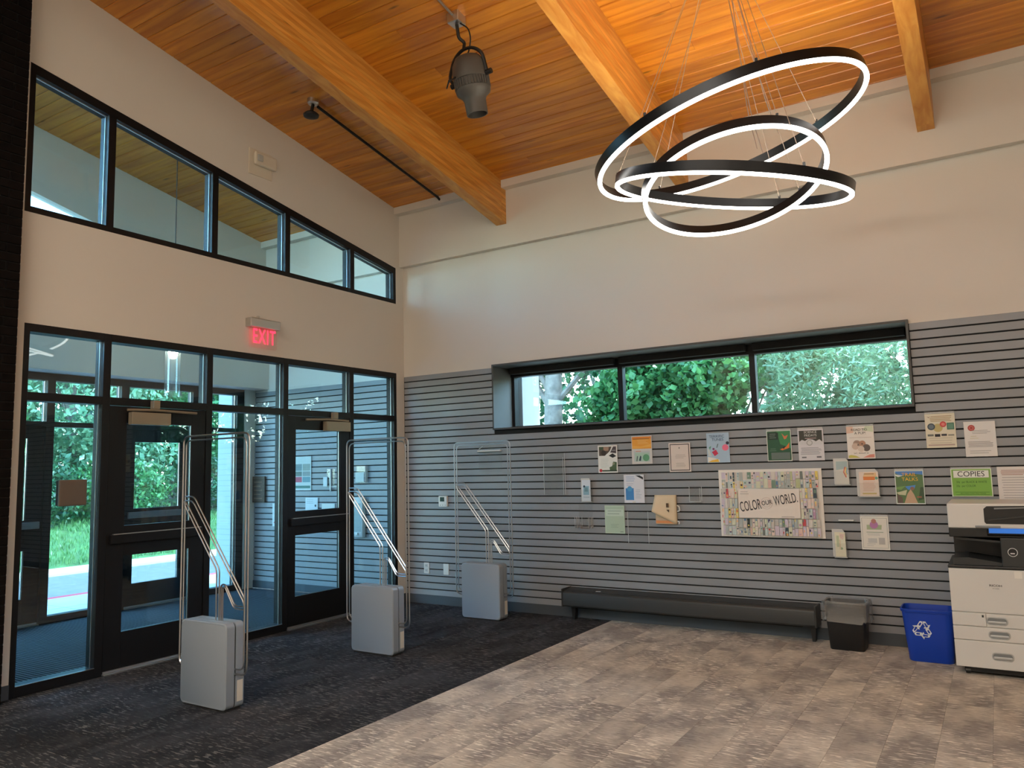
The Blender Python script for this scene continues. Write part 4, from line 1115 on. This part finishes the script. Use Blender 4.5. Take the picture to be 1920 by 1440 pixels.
B('lip', P('acrylic_lip', (0.8, 0.8, 0.78), 0.2), 1.09, 1.40, -0.045, -0.012, 1.727, 1.742, e4, bevel=0.004)
MB().tube([(1.09, -0.012, 1.755), (1.16, -0.04, 1.785)], 0.004, 5).build('clip', ACRYL_EDGE, e4)
e5 = thing('holder_clip', (4.905, -0.02, 1.018), 'pale empty shelf clip between poster and purple flyer', 'clip')
B('strip', ACRYL_EDGE, 4.845, 4.968, -0.03, -0.0, 1.016, 1.028, e5, bevel=0.003)

# ------------------------------------------------------------------ wall heater
HEAT = P('heater_charcoal', S(62, 64, 64), 0.42, metal=0.25)
ht = thing('baseboard_heater', (3.42, -0.1, 0), 'long low charcoal heater along the slatted wall', 'heater')
prof = [(-0.012, 0.135), (-0.185, 0.135), (-0.200, 0.15), (-0.200, 0.258), (-0.194, 0.274), (-0.180, 0.284), (-0.012, 0.305)]
MB().prism(prof, 'x', 2.215, 4.630).build('cover', HEAT, ht, smooth=True)
B('end_cap', HEAT, 2.200, 2.215, -0.205, -0.01, 0.130, 0.310, ht, bevel=0.004)
B('end_cap', HEAT, 4.630, 4.648, -0.205, -0.01, 0.130, 0.310, ht, bevel=0.004)
for k in range(8):
    B('grille_slot', BLACK, 2.30 + k * 0.288, 2.55 + k * 0.288, -0.165, -0.150, 0.283, 0.2885, ht)
for x in (2.29, 4.60):
    MB().prism([(x - 0.025, 0.135), (x + 0.025, 0.135), (x + 0.012, 0.0), (x - 0.012, 0.0)], 'y', -0.12, -0.06).build('leg', BLACK, ht)
B('fin_pack', MATTEBLACK, 2.32, 4.52, -0.14, -0.03, 0.118, 0.135, ht)
B('label_strip', WHITEPL, 2.55, 2.60, -0.130, -0.105, 0.2925, 0.2945, ht)

# ------------------------------------------------------------------ bins
def bin_loops(x0b, x1b, y0b, y1b, x0t, x1t, y0t, y1t, h, r, n=4, th_=0.004):
    def lp(t_, ins, z):
        a = [x0b + (x0t - x0b) * t_ + ins, x1b + (x1t - x1b) * t_ - ins, y0b + (y0t - y0b) * t_ + ins, y1b + (y1t - y1b) * t_ - ins]
        return rrect(a[1] - a[0], a[3] - a[2], max(r - ins, 0.01), n, (a[0] + a[1]) / 2, (a[2] + a[3]) / 2, z)
    outer = [lp(0, .006, 0.0), lp(.01, 0, .008), lp(.5, 0, h * .5), lp(.94, 0, h * .94)]
    rim = [lp(.95, -.008, h * .945), lp(1, -.010, h - .004), lp(1, -.006, h), lp(1, .002, h)]
    inner = [lp(.9, th_, h * .9), lp(.5, th_, h * .5), lp(.03, th_ + .002, .012)]
    return outer, rim, inner
BINB = P('bin_black', (0.010, 0.010, 0.011), 0.5)
tb_ = thing('trash_bin', (4.895, -0.23, 0), 'black waste bin with clear plastic bag liner', 'bin')
o_, r_, i_ = bin_loops(4.765, 5.030, -0.335, -0.125, 4.742, 5.062, -0.365, -0.105, 0.375, 0.03)
MB().loft(o_ + r_ + i_).build('bucket', BINB, tb_, smooth=True)
LINER = glass_mat('plastic_liner', (0.86, 0.86, 0.86), 0.10, 0.18, haze=0.13)
random.seed(3)
ll = []
def lin(ins, z, jit, jz):
    lp = rrect(0.320 + 2 * ins, 0.26 + 2 * ins, 0.035 + max(ins, 0), 9, 4.902, -0.235, z)
    return [(x + random.uniform(-jit, jit), y + random.uniform(-jit, jit), zz + random.uniform(-jz, jz)) for x, y, zz in lp]
ll = [lin(.020, .235, .010, .014), lin(.018, .29, .007, .006), lin(.020, .345, .006, .006), lin(.014, .388, .005, .006), lin(-.006, .390, .004, .005), lin(-.014, .34, .006, .006), lin(-.03, .26, .012, .01)]
MB().loft(ll, False, False).build('liner', LINER, tb_, smooth=True)

BINU = P('bin_blue', S(18, 66, 178), 0.4)
rb_ = thing('recycling_bin', (5.51, -0.34, 0), 'blue recycling bin with white arrows symbol beside the copier', 'bin')
o_, r_, i_ = bin_loops(5.357, 5.660, -0.462, -0.240, 5.326, 5.672, -0.490, -0.215, 0.392, 0.05, 6)
MB().loft(o_ + r_ + i_).build('bucket', BINU, rb_, smooth=True)
SYM = P('symbol_white', S(232, 236, 240), 0.5)
sb = MB()
cx_, cz_, sc_ = 5.464, 0.242, 0.070
def fy(z): return -0.462 - 0.028 * (z / 0.392) - 0.0016
def outline(poly, wd):
    c = Vector((sum(p[0] for p in poly) / len(poly), sum(p[1] for p in poly) / len(poly)))
    inn = [c + (Vector(p) - c) * (1 - wd) for p in poly]
    n = len(poly)
    for i in range(n):
        j = (i + 1) % n
        q = [poly[i], poly[j], inn[j], inn[i]]
        sb.add([(a[0], fy(a[1]), a[1]) for a in q], [(0, 1, 2, 3)])
for k in range(3):
    a = math.radians(120 * k)
    def T(px, pz):
        return (cx_ + sc_ * (px * math.cos(a) - pz * math.sin(a)), cz_ + sc_ * (px * math.sin(a) + pz * math.cos(a)))
    outline([T(-.52, .38), T(-.20, .92), T(.02, .92), T(.10, .70), T(-.22, .20)], .50)
    outline([T(.08, .92), T(.36, .92), T(.60, .48), T(.82, .60), T(.60, .14), T(.14, .18), T(.32, .32), T(.16, .62)], .42)
sb.build('recycling_symbol', SYM, rb_, fixn=False)

# ------------------------------------------------------------------ copier
COPW = P('copier_white', S(222, 219, 214), 0.42)
COPD = P('copier_dark', (0.012, 0.013, 0.014), 0.38)
COPG = P('copier_charcoal', S(50, 53, 54), 0.45)
HAND = P('handle_grey', S(190, 192, 192), 0.35, metal=0.3)
HANDI = P('handle_inner', S(136, 140, 142), 0.4, metal=0.3)
cp = thing('copier', (5.98, -0.4, 0), 'large white office copier with paper drawers and touch screen', 'copier')
CX0, CX1, CY = 5.685, 6.275, -0.72
B('base', COPD, CX0 + .05, CX1 - .05, CY + 0.04, -0.08, 0.02, 0.056, cp)
for x in (CX0 + .07, CX1 - .07):
    for y in (CY + .06, -0.12):
        MB().tube([(x - .015, y, 0.024), (x + .015, y, 0.024)], 0.024, 12).build('caster', COPD, cp)
B('body', COPW, CX0 + .003, CX1 - .003, CY + 0.012, -0.06, 0.056, 0.745, cp, bevel=0.006)
def drawer(z0, z1, hx, hz, x0=CX0, x1=CX1):
    d_ = B('drawer', COPW, x0, x1, CY, CY + 0.02, z0 + .0025, z1 - .0025, cp, bevel=0.004)
    lp = [[(a, CY - e, b2) for a, b2, _ in rrect(.132 - s_, .056 - s_, .024 - s_ * .4, 5, hx, hz)] for e, s_ in ((0.0, 0.0), (0.004, 0.004), (0.004, .014), (0.001, 0.018))]
    h_ = MB().loft(lp, False, False).build('handle', HAND, d_, smooth=True)
    MB().loft([[(a, CY - .0012, b2) for a, b2, _ in rrect(.116, .040, .017, 5, hx, hz)], [(a, CY - .0008, b2) for a, b2, _ in rrect(.116, .040, .017, 5, hx, hz)]]).build('handle_recess', HANDI, h_)
    B('handle_grip', HAND, hx - .056, hx + .056, CY - .009, CY - .001, hz - .016, hz + .001, h_, bevel=0.004)
    return d_
drawer(0.056, 0.245, 5.975, 0.145)
drawer(0.245, 0.342, 5.965, 0.292)
drawer(0.342, 0.438, 5.958, 0.387, x0=5.895)
sp_ = B('side_panel', COPW, CX0, 5.892, CY, CY + 0.02, 0.3445, 0.4355, cp, bevel=0.004)
B('lock', COPG, 5.868, 5.880, CY - .002, CY, 0.408, 0.424, sp_)
fd = B('front_door', COPW, CX0, CX1, CY, CY + 0.02, 0.4405, 0.745, cp, bevel=0.005)
text('RICOH', ink((60, 60, 62)), (5.968, CY - 0.0008, 0.632), 0.020, fd, sx=1.25, bold=0.0004)
text('IM C3000', ink((110, 110, 112)), (5.968, CY - 0.0008, 0.612), 0.010, fd, sx=1.0)
B('sticker', ink((240, 236, 228)), 6.085, 6.13, CY - .001, CY, 0.69, 0.735, fd)
# paper output bay
B('ledge', COPD, CX0 - .002, CX1, CY - 0.004, -0.06, 0.745, 0.765, cp, bevel=0.004)
B('bay_back', COPD, CX0 + .03, CX1 - .02, -0.32, -0.06, 0.765, 1.03, cp)
MB().prism([(CX0 + .06, 0.945), (CX0 + .34, 0.925), (CX0 + .34, 0.938), (CX0 + .06, 0.962)], 'y', CY + 0.06, -0.32).build('output_tray', COPG, cp)
MB().prism([(CX0 + .035, 0.768), (CX0 + .035, 0.815), (CX0 + .13, 0.822), (CX0 + .34, 0.790), (CX0 + .36, 0.768)], 'y', CY + 0.015, -0.32).build('output_tray', COPG, cp)
B('control_column', COPG, 6.02, CX1, CY - 0.002, -0.25, 0.765, 0.965, cp, bevel=0.006)
MB().lathe([(0.0, 0.0), (0.030, 0.0), (0.030, 0.002), (0.0, 0.002)], (6.088, CY - .003, 0.868), 24, Matrix.Rotation(math.pi / 2, 3, 'X')).build('emblem_disc', COPD, cp)
MB().lathe([(0.026, 0.0), (0.030, 0.0), (0.030, 0.0026), (0.026, 0.0026), (0.026, 0.0)], (6.088, CY - .003, 0.868), 24, Matrix.Rotation(math.pi / 2, 3, 'X')).build('emblem_ring', ink((220, 222, 222)), cp)
B('emblem_mark', ink((220, 222, 222)), 6.074, 6.10, CY - .006, CY - .0055, 0.856, 0.864, cp)
B('recessed_band', COPD, CX0 + .022, CX1 - .01, CY + 0.02, -0.07, 0.965, 1.03, cp, bevel=0.006)  # black recessed band under the scanner
scn = B('scanner', COPW, CX0 + .022, CX1 + .01, CY + 0.005, -0.05, 1.030, 1.205, cp, bevel=0.010)
MB().prism([(5.935, 1.075), (5.945, 1.062), (6.29, 1.062), (6.29, 1.192), (5.955, 1.186), (5.935, 1.168)], 'y', CY + 0.001, CY + 0.02).build('feeder_recess', COPD, scn, bevel=0.003)
MB().prism([(5.96, 1.085), (6.29, 1.125), (6.29, 1.135), (5.96, 1.095)], 'y', CY - 0.012, CY + 0.01).build('feeder_tray', COPG, scn)
MB().prism([(6.0, 1.165), (6.29, 1.178), (6.29, 1.184), (6.0, 1.176)], 'y', CY - 0.006, CY + 0.01).build('feeder_guide', HANDI, scn)
B('scanner_grip', HANDI, 5.876, 6.03, CY - .002, CY + .006, 1.034, 1.050, scn, bevel=0.004)
SCR = P('screen_blue', S(40, 90, 170), 0.25, emit=S(70, 130, 215), estr=0.55)
scp = MB().add([(5.945, CY - .012, 0.992), (6.23, CY - .012, 0.992), (6.23, CY + .03, 1.034), (5.945, CY + .03, 1.034), (5.945, CY + .012, 0.978), (6.23, CY + .012, 0.978), (6.23, CY + .05, 1.02), (5.945, CY + .05, 1.02)], [(0, 1, 2, 3), (7, 6, 5, 4), (0, 4, 5, 1), (1, 5, 6, 2), (2, 6, 7, 3), (3, 7, 4, 0)]).build('touch_panel', COPD, cp, bevel=0.003)
def onp(u_, t_, o_): return (u_, CY - .012 + .042 * t_ - .0022 * o_, 0.992 + .042 * t_ - .0 + .0022 * o_ * -1 * -1 * 1)
MB().add([onp(5.957, .1, 1), onp(6.22, .1, 1), onp(6.22, .92, 1), onp(5.957, .92, 1)], [(0, 1, 2, 3)]).build('screen', SCR, scp, fixn=False)

# ------------------------------------------------------------------ things inside the vestibule
lp_ = thing('pendant_lamp', (-1.434, -2.148, 2.35), 'vestibule pendant lamp with glowing bulb in a clear glass cylinder', 'lamp')
LX, LY = -1.434, -2.148
MB().tube([(LX, LY, zc(LY) - .01), (LX, LY, 2.99)], 0.006, 6).build('cord', BLACK, lp_)
MB().lathe([(0, 0.01), (0.075, 0.01), (0.075, -0.02), (0.03, -0.035), (0, -0.035)], (LX, LY, zc(LY)), 20).build('ceiling_cup', BLACK, lp_, smooth=True)
MB().lathe([(0, 0.05), (0.035, 0.05), (0.06, 0.02), (0.082, 0.0), (0.082, -0.01), (0, -0.01)], (LX, LY, 2.955), 24).build('socket', BLACK, lp_, smooth=True)
MB().lathe([(0.080, 0.0), (0.080, -0.55), (0.078, -0.55), (0.078, 0.0)], (LX, LY, 2.945), 28).build('glass_cylinder', glass_mat('lamp_glass', (0.95, 0.97, 0.97), 0.06, 0.02, haze=0.03), lp_, smooth=True)
MB().lathe([(0, 0.05), (0.03, 0.045), (0.048, 0.01), (0.05, -0.02), (0.035, -0.055), (0, -0.065)], (LX, LY, 2.885), 20).build('bulb', P('bulb_glow', (1, 1, 1), 0.5, emit=(1.0, 0.88, 0.68), estr=40.0), lp_, smooth=True)

def vsheet(name, label, cat, xc, zc_, w_, h_, col, shapes):
    return sheet(name, label, cat, xc, zc_, w_, h_, col, shapes, group=None, acr=False, y=-0.010)
vsheet('poster', 'poster of photo squares on vestibule wall behind the door glass', 'poster', -1.745, 1.532, 0.33, 0.443, (206, 214, 210), [
    ('r', (120, 140, 140), .05, .58, .48, .78), ('r', (150, 160, 150), .52, .58, .95, .78), ('r', (96, 116, 110), .05, .42, .48, .56), ('r', (140, 150, 146), .52, .42, .95, .56), ('r', (184, 70, 96), .05, .24, .48, .40), ('r', (110, 150, 160), .52, .24, .95, .40), ('r', (70, 120, 110), .05, .06, .95, .14)])
vsheet('notice', 'white notice on vestibule wall low behind the door glass', 'notice', -1.571, 1.087, 0.226, 0.255, (222, 226, 226), lines((130, 140, 146), .1, .7, .72, .90, 3) + [('c', (60, 70, 76), .82, .60, .07)])
vsheet('notice', 'small picture notice on vestibule wall near the door handle side', 'notice', -1.270, 1.030, 0.231, 0.215, (222, 222, 214), [('r', (60, 66, 64), .56, .35, .80, .70), ('c', (190, 170, 110), .40, .55, .09), ('c', (120, 140, 120), .24, .55, .07)])
vsheet('notice', 'tall white notice on vestibule wall seen through the sidelight', 'notice', -2.215, 0.986, 0.20, 0.305, (222, 224, 222), lines((150, 156, 160), .15, .85, .30, .85, 7) + [('r', (206, 110, 110), .15, .14, .85, .20)])
vh = thing('clear_holder', (-0.687, -0.02, 1.40), 'clear leaflet holder on vestibule wall above the white dispenser', 'holder')
B('back_sheet', ACRYL, -0.775, -0.595, -0.014, -0.010, 1.40, 1.608, vh); B('edge', ACRYL_EDGE, -0.600, -0.594, -0.05, -0.008, 1.40, 1.608, vh); B('leaflet', ink((212, 218, 212)), -0.775, -0.63, -0.035, -0.03, 1.41, 1.53, vh)
va_ = thing('clear_rack', (-1.22, -0.02, 1.34), 'empty clear leaflet rack on vestibule wall behind door glass', 'rack')
B('back_sheet', ACRYL, -1.29, -1.15, -0.014, -0.010, 1.34, 1.58, va_); B('edge', ACRYL_EDGE, -1.222, -1.208, -0.03, -0.008, 1.30, 1.58, va_); B('tray', ACRYL_EDGE, -1.17, -1.03, -0.06, -0.01, 1.352, 1.36, va_); B('leaflet', ink((222, 226, 226)), -1.34, -1.27, -0.03, -0.024, 1.36, 1.48, va_); B('edge', ACRYL_EDGE, -1.02, -1.005, -0.05, -0.008, 1.36, 1.64, va_)
vd = thing('wall_dispenser', (-0.72, -0.05, 0.72), 'tall pale dispenser on vestibule wall by the corner', 'dispenser')
B('case', P('dispenser_white', S(206, 214, 214), 0.35), -0.80, -0.628, -0.07, -0.002, 0.73, 1.225, vd, bevel=0.02)
B('window', P('dispenser_grey', S(160, 176, 178), 0.3), -0.775, -0.655, -0.072, -0.07, 0.80, 1.15, vd); B('nozzle', WHITEPL, -0.74, -0.69, -0.09, -0.07, 0.76, 0.79, vd, bevel=0.005)
pq = thing('plaque', (-2.66, -0.3, 1.15), 'dark bronze plaque at the far vestibule corner', 'plaque')
BRZ = P('bronze_dark', S(78, 66, 58), 0.45, metal=0.4)
B('plate', BRZ, -2.690, -2.672, -0.168, -0.0, 1.152, 1.505, pq, bevel=0.004) if False else B('plate', BRZ, -2.695, -2.45, -0.035, -0.012, 1.152, 1.505, pq, bevel=0.004)
for k in range(5): B('raised_line', ink((120, 96, 80)), -2.66, -2.50 - .03 * (k % 2), -0.037, -0.035, 1.20 + k * .055, 1.215 + k * .055, pq)
fa = thing('alarm_pull', (-2.03, -0.03, 1.55), 'small red fire alarm pull box on vestibule wall', 'alarm')
B('case', P('alarm_red', S(196, 30, 60), 0.4), -2.085, -1.985, -0.05, -0.0, 1.50, 1.64, fa, bevel=0.006); B('handle', WHITEPL, -2.07, -2.0, -0.056, -0.05, 1.55, 1.565, fa)

# ------------------------------------------------------------------ outdoors
CONC = P('concrete', S(188, 188, 186), 0.85, var=0.06, vscale=2)
ASPH = P('asphalt', S(96, 98, 102), 0.9, var=0.12, vscale=6)
GRASSM = P('grass_ground', S(66, 104, 56), 0.95, var=0.35, vscale=2.2)
SOIL = P('leaf_litter', S(128, 112, 90), 0.95, var=0.3, vscale=4)
REDP = P('curb_red', S(214, 62, 76), 0.6)
sw = MB()
x = -4.55
st_ = thing('sidewalk', (-3.6, 0, 0), 'pale concrete sidewalk outside the entrance', 'sidewalk', kind='structure')
for k in range(8):
    y0 = -8.0 + k * 2.0
    B('slab', CONC, -3.68, -2.84, y0 + .006, y0 + 1.994, -0.15, -0.012, st_); B('slab', CONC, -4.52, -3.69, y0 + .006, y0 + 1.994, -0.15, -0.012, st_)
cb = B('curb', REDP, -4.68, -4.53, -9, 9, -0.18, -0.012, None, bevel=0.01); tag(cb, 'red painted curb along the sidewalk edge', 'curb', kind='structure')
rd = B('driveway', ASPH, -8.0, -4.68, -14, 16, -0.3, -0.15); tag(rd, 'grey asphalt driveway beyond the red curb', 'driveway', kind='structure')
c2 = B('curb_far', CONC, -8.7, -8.0, -14, 16, -0.3, -0.09, None, bevel=0.02); tag(c2, 'pale concrete gutter at the far side of the driveway', 'curb', kind='structure')
def bankz(x, y):
    t_ = max(0.0, (-8.7 - x))
    return -0.09 + 1.0 * (1 - math.exp(-t_ / 3.0)) * 1.2 + 0.06 * math.sin(y * 1.3 + x) * min(1, t_)
gb = MB(); nx, ny = 26, 44
for i in range(nx + 1):
    for j in range(ny + 1):
        xx = -8.7 - i * 0.5; yy = -14 + j * 0.75
        gb.v.append((xx, yy, bankz(xx, yy)))
gb.add([], []); gb.f = [(i * (ny + 1) + j, (i + 1) * (ny + 1) + j, (i + 1) * (ny + 1) + j + 1, i * (ny + 1) + j + 1) for i in range(nx) for j in range(ny)]; gb.mi = [0] * len(gb.f)
gbo = gb.build('grass_bank', GRASSM, smooth=True); tag(gbo, 'green grass bank rising beyond the driveway', 'bank', kind='structure')
yd = MB().box(-3.4, 30, 0.2, 60, -0.3, -0.2).build('yard', SOIL); tag(yd, 'bare ground behind the building seen through window', 'ground', kind='structure')
gr2 = MB().box(-60, -8.0, 16, 60, -0.35, -0.25).box(-60, -21.7, -40, 16, -.3, 1.0).box(-8, -3.4, 16, 60, -.35, -.25).build('far_ground', GRASSM); tag(gr2, 'distant green ground beyond the bank', 'ground', kind='structure')
# grass blades on the bank
rng = np.random.default_rng(5)
def quads(name, mat, C, A, Bv, parent=None, kind=None):
    n = len(C)
    V = np.stack([C - A * .5, C + Bv * .15 - A * .0 - Bv * .65, C + A * .5, C + Bv * .5], 1).reshape(-1, 3)
    me = bpy.data.meshes.new(name)
    me.vertices.add(4 * n); me.vertices.foreach_set('co', V.astype(np.float32).ravel())
    me.loops.add(4 * n); me.loops.foreach_set('vertex_index', np.arange(4 * n, dtype=np.int32))
    me.polygons.add(n); me.polygons.foreach_set('loop_start', np.arange(0, 4 * n, 4, dtype=np.int32))
    me.update(calc_edges=True)
    me.materials.append(mat)
    o = bpy.data.objects.new(name, me); COL.objects.link(o); attach(o, parent)
    if kind: o['kind'] = kind
    return o
def leafmat(name, c1, c2, trans=0.35):
    mt = bpy.data.materials.new(name); mt.use_nodes = True
    nt = mt.node_tree; N = nt.nodes; L = nt.links
    b = N['Principled BSDF']; b.inputs['Roughness'].default_value = 0.42; b.inputs['Specular IOR Level'].default_value = 0.5
    geo = N.new('ShaderNodeNewGeometry')
    cr = N.new('ShaderNodeValToRGB'); cr.color_ramp.elements[0].color = (*c1, 1); cr.color_ramp.elements[1].color = (*c2, 1)
    L.new(geo.outputs['Random Per Island'], cr.inputs[0]); L.new(cr.outputs[0], b.inputs['Base Color'])
    tl = N.new('ShaderNodeBsdfTranslucent'); L.new(cr.outputs[0], tl.inputs[0])
    ms = N.new('ShaderNodeMixShader'); ms.inputs[0].default_value = trans
    L.new(b.outputs[0], ms.inputs[1]); L.new(tl.outputs[0], ms.inputs[2]); L.new(ms.outputs[0], N['Material Output'].inputs[0])
    return mt
LG1 = leafmat('leaf_bright', S(34, 88, 50), S(98, 160, 92))
LG2 = leafmat('leaf_pale', S(72, 126, 92), S(150, 190, 148))
LG3 = leafmat('leaf_deep', S(22, 62, 40), S(66, 118, 76))
BARK = P('bark_grey', S(128, 122, 114), 0.9, var=0.3, vscale=9, bump=0.8, bscale=40)
def unit(n):
    v = rng.normal(size=(n, 3)); return v / np.linalg.norm(v, axis=1)[:, None]
def leaves(parent, blobs, n, size, mat, asp=0.55, droop=0.0, name='foliage'):
    Cs = []
    tot = sum(b[3] * b[4] * b[5] for b in blobs)
    for cx, cy, cz, rx, ry, rz in blobs:
        k = max(20, int(n * rx * ry * rz / tot))
        d = unit(k); r = rng.uniform(0.45, 1.0, (k, 1)) ** 0.6
        lump = 1 + 0.22 * np.sin(d[:, :1] * 7 + cx) * np.cos(d[:, 2:3] * 6 + cy)
        Cs.append(np.array([cx, cy, cz]) + d * r * lump * np.array([rx, ry, rz]))
    C = np.concatenate(Cs); C = C[C[:, 2] > -0.25]
    n_ = len(C)
    a = unit(n_); a[:, 2] = a[:, 2] * (1 - droop) - droop; a /= np.linalg.norm(a, axis=1)[:, None]
    h = unit(n_); bb_ = np.cross(a, h); bb_ /= np.linalg.norm(bb_, axis=1)[:, None]
    s_ = size * rng.uniform(.6, 1.3, (n_, 1))
    return quads(name, mat, C, a * s_, bb_ * s_ * asp, parent)
def tree(name, label, base, trunk_r, trunk_h, blobs, n, size, mat, lean=(0, 0), asp=.55, droop=0.0, twigs=6, cat='tree', group=None):
    t_ = thing(name, base, label, cat, group)
    bx, by, bz = base
    pts = [(bx, by, bz - .15), (bx + lean[0] * .3, by + lean[1] * .3, bz + trunk_h * .35), (bx + lean[0] * .7, by + lean[1] * .7, bz + trunk_h * .7), (bx + lean[0], by + lean[1], bz + trunk_h)]
    MB().tube(pts, [trunk_r * 1.25, trunk_r, trunk_r * .85, trunk_r * .5], 10).build('trunk', BARK, t_, smooth=True)
    for k in range(twigs):
        bl_ = blobs[k % len(blobs)]
        s0 = Vector(pts[2]) * (1 - k / max(1, twigs) * .5) + Vector(pts[1]) * (k / max(1, twigs) * .5)
        e_ = Vector((bl_[0] + random.uniform(-.5, .5) * bl_[3], bl_[1] + random.uniform(-.6, .2) * bl_[4], bl_[2] + random.uniform(-.3, .6) * bl_[5]))
        mid = (s0 + e_) / 2 + Vector((random.uniform(-.2, .2), random.uniform(-.2, .2), .15))
        MB().tube([s0, mid, e_], [trunk_r * .35, trunk_r * .22, trunk_r * .08], 6).build('branch', BARK, t_, smooth=True)
    leaves(t_, blobs, n, size, mat, asp, droop)
    return t_
random.seed(21)
# behind the back-wall window
tree('maple_tree', 'grey trunked tree at the left of the back window', (-1.35, 6.0, -0.2), 0.20, 5.0, [(-0.2, 6.4, 4.2, 1.2, 1.0, 1.2), (-2.2, 6.5, 4.3, 1.3, 1.2, 1.3)], 3500, 0.15, LG3, lean=(.12, .1), asp=.7)
tree('maple_tree', 'bright green broad leaved tree behind the first window pane', (0.6, 6.9, -0.2), 0.09, 2.6, [(0.55, 6.2, 2.75, 1.15, 0.9, 0.85), (0.1, 6.3, 2.3, 0.8, 0.7, 0.5), (1.2, 6.6, 3.4, 1.1, 0.9, 0.7)], 8000, 0.145, LG1, asp=.75)
tree('maple_tree', 'bright green broad leaved tree behind the middle window pane', (2.0, 6.6, -0.2), 0.08, 2.8, [(1.85, 6.0, 3.0, 0.9, 0.8, 0.7), (1.6, 6.0, 2.4, 0.55, 0.6, 0.45), (2.9, 7.4, 3.5, .9, .9, .7)], 6000, 0.14, LG1, asp=.75)
tree('willow_shrub', 'pale narrow leaved shrub at the middle of the back window', (3.5, 6.4, -0.2), 0.06, 2.4, [(3.6, 6.2, 2.9, 0.85, 0.8, 1.0), (3.3, 6.6, 1.6, 0.6, 0.8, 0.9)], 9000, 0.13, LG2, asp=.28, droop=.25, cat='shrub')
tree('willow_shrub', 'dense pale leaved shrub filling the right window pane', (5.0, 6.2, -0.2), 0.07, 2.6, [(4.9, 5.8, 2.6, 1.1, 0.8, 1.2), (5.9, 5.8, 2.7, 1.0, 0.8, 1.2), (4.4, 6.0, 2.0, .7, .7, .9)], 15000, 0.12, LG2, asp=.3, droop=.25, cat='shrub')
for x, y, lab in ((-6.5, 10.5, 'far dark tree seen at the left edge of the back window'), (-2.6, 11.5, 'far dark tree behind the grey trunk in the back window'), (1.5, 12.0, 'far dark tree behind the middle window pane'), (5.5, 12.0, 'far dark tree behind the right window pane'), (10.5, 9.5, 'dark tree out of view to the right of the window'), (14.5, 10.5, 'second dark tree out of view beyond the window'), (18.5, 10.8, 'third dark tree out of view beyond the window'), (22.5, 11.5, 'fourth dark tree out of view beyond the window')):
    tree('far_tree', lab, (x, y, -0.2), 0.15, 4.5, [(x, y, 3.2, 2.4, 1.5, 3.3), (x - .8, y + .3, 5.6, 1.6, 1.3, 1.4), (x + .6, y - .4, 1.4, 2.0, 1.2, 1.5)], 5200, 0.24, LG3, asp=.65)
# beyond the driveway
bz_ = lambda x, y: bankz(x, y)
for k, (x, y, r, lab) in enumerate(((-13.4, 0.2, 1.5, 'bushy tree on the bank behind the left outer door'), (-13.0, 3.0, 1.7, 'leafy tree on the bank behind the outer sidelight'), (-13.5, 6.2, 1.8, 'leafy tree on the bank behind the outer right door'), (-13.2, 9.4, 1.8, 'leafy tree on the bank at far right of the entrance view'))):
    b0 = bz_(x, y)
    tree('bank_tree', lab, (x, y, b0), 0.12, 3.4, [(x + .3, y, b0 + 2.6, r, r * 1.05, 1.9), (x + .6, y + r * .5, b0 + 1.4, r * .8, r * .8, 1.2), (x + .2, y - r * .6, b0 + 3.9, r * .9, r, 1.3)], 9000, 0.19, (LG1, LG2, LG1, LG3)[k], asp=.5)
for k, (x, y, lab) in enumerate(((-11.3, 1.2, 'low bush at the foot of the bank trees, leftmost'), (-11.5, 3.4, 'low bush at the foot of the bank trees, middle'), (-11.4, 5.8, 'low bush at the foot of the bank trees, rightmost'))):
    b0 = bz_(x, y)
    tree('bank_bush', lab, (x, y, b0), 0.04, 0.8, [(x, y, b0 + .65, .8, 1.2, .75)], 4000, 0.12, (LG3, LG1, LG3)[k], asp=.5, twigs=4, cat='bush')
for y, lab in ((-4, 'tall dark tree far beyond the driveway at the left'), (3, 'tall dark tree far beyond the driveway in the middle'), (10, 'tall dark tree far beyond the driveway at the right')):
    tree('far_tree', lab, (-18.0, y, 1.0), 0.2, 6, [(-18, y, 4.4, 2.5, 4, 4.8)], 5000, 0.34, LG3, asp=.6)
n = 14000
xs = -8.75 - rng.random(n) ** 1.3 * 3.6; ys_ = rng.uniform(-3, 9, n)
zs = np.array([bankz(a, b_) for a, b_ in zip(xs, ys_)])
Cg = np.stack([xs, ys_, zs + .04], 1); ag = np.stack([rng.normal(0, .25, n), rng.normal(0, .25, n), np.ones(n)], 1) * .12
bg_ = np.stack([rng.normal(0, 1, n), rng.normal(0, 1, n), np.zeros(n)], 1) * .012
gs = quads('grass_blades', leafmat('grass_blade', S(58, 108, 54), S(110, 150, 82), .2), Cg, ag, bg_)
tag(gs, 'grass blades covering the bank beyond the driveway', 'grass', kind='stuff')
# white outer wall ends beside the openings
e1 = MB().box(-3.45, -2.85, -0.03, 0.26, -0.1, 2.95).box(-3.46, -2.84, -0.04, 0.27, 2.95, 3.0).build('wall_pier', EXTW); tag(e1, 'white outer pier beside the entrance sidelight', 'wall', kind='structure')
e2 = MB().box(0.9, 1.345, 0.55, 0.95, -0.2, 4.2).build('wall_fin', EXTW); tag(e2, 'white outer wall end at the left of the back window', 'wall', kind='structure')
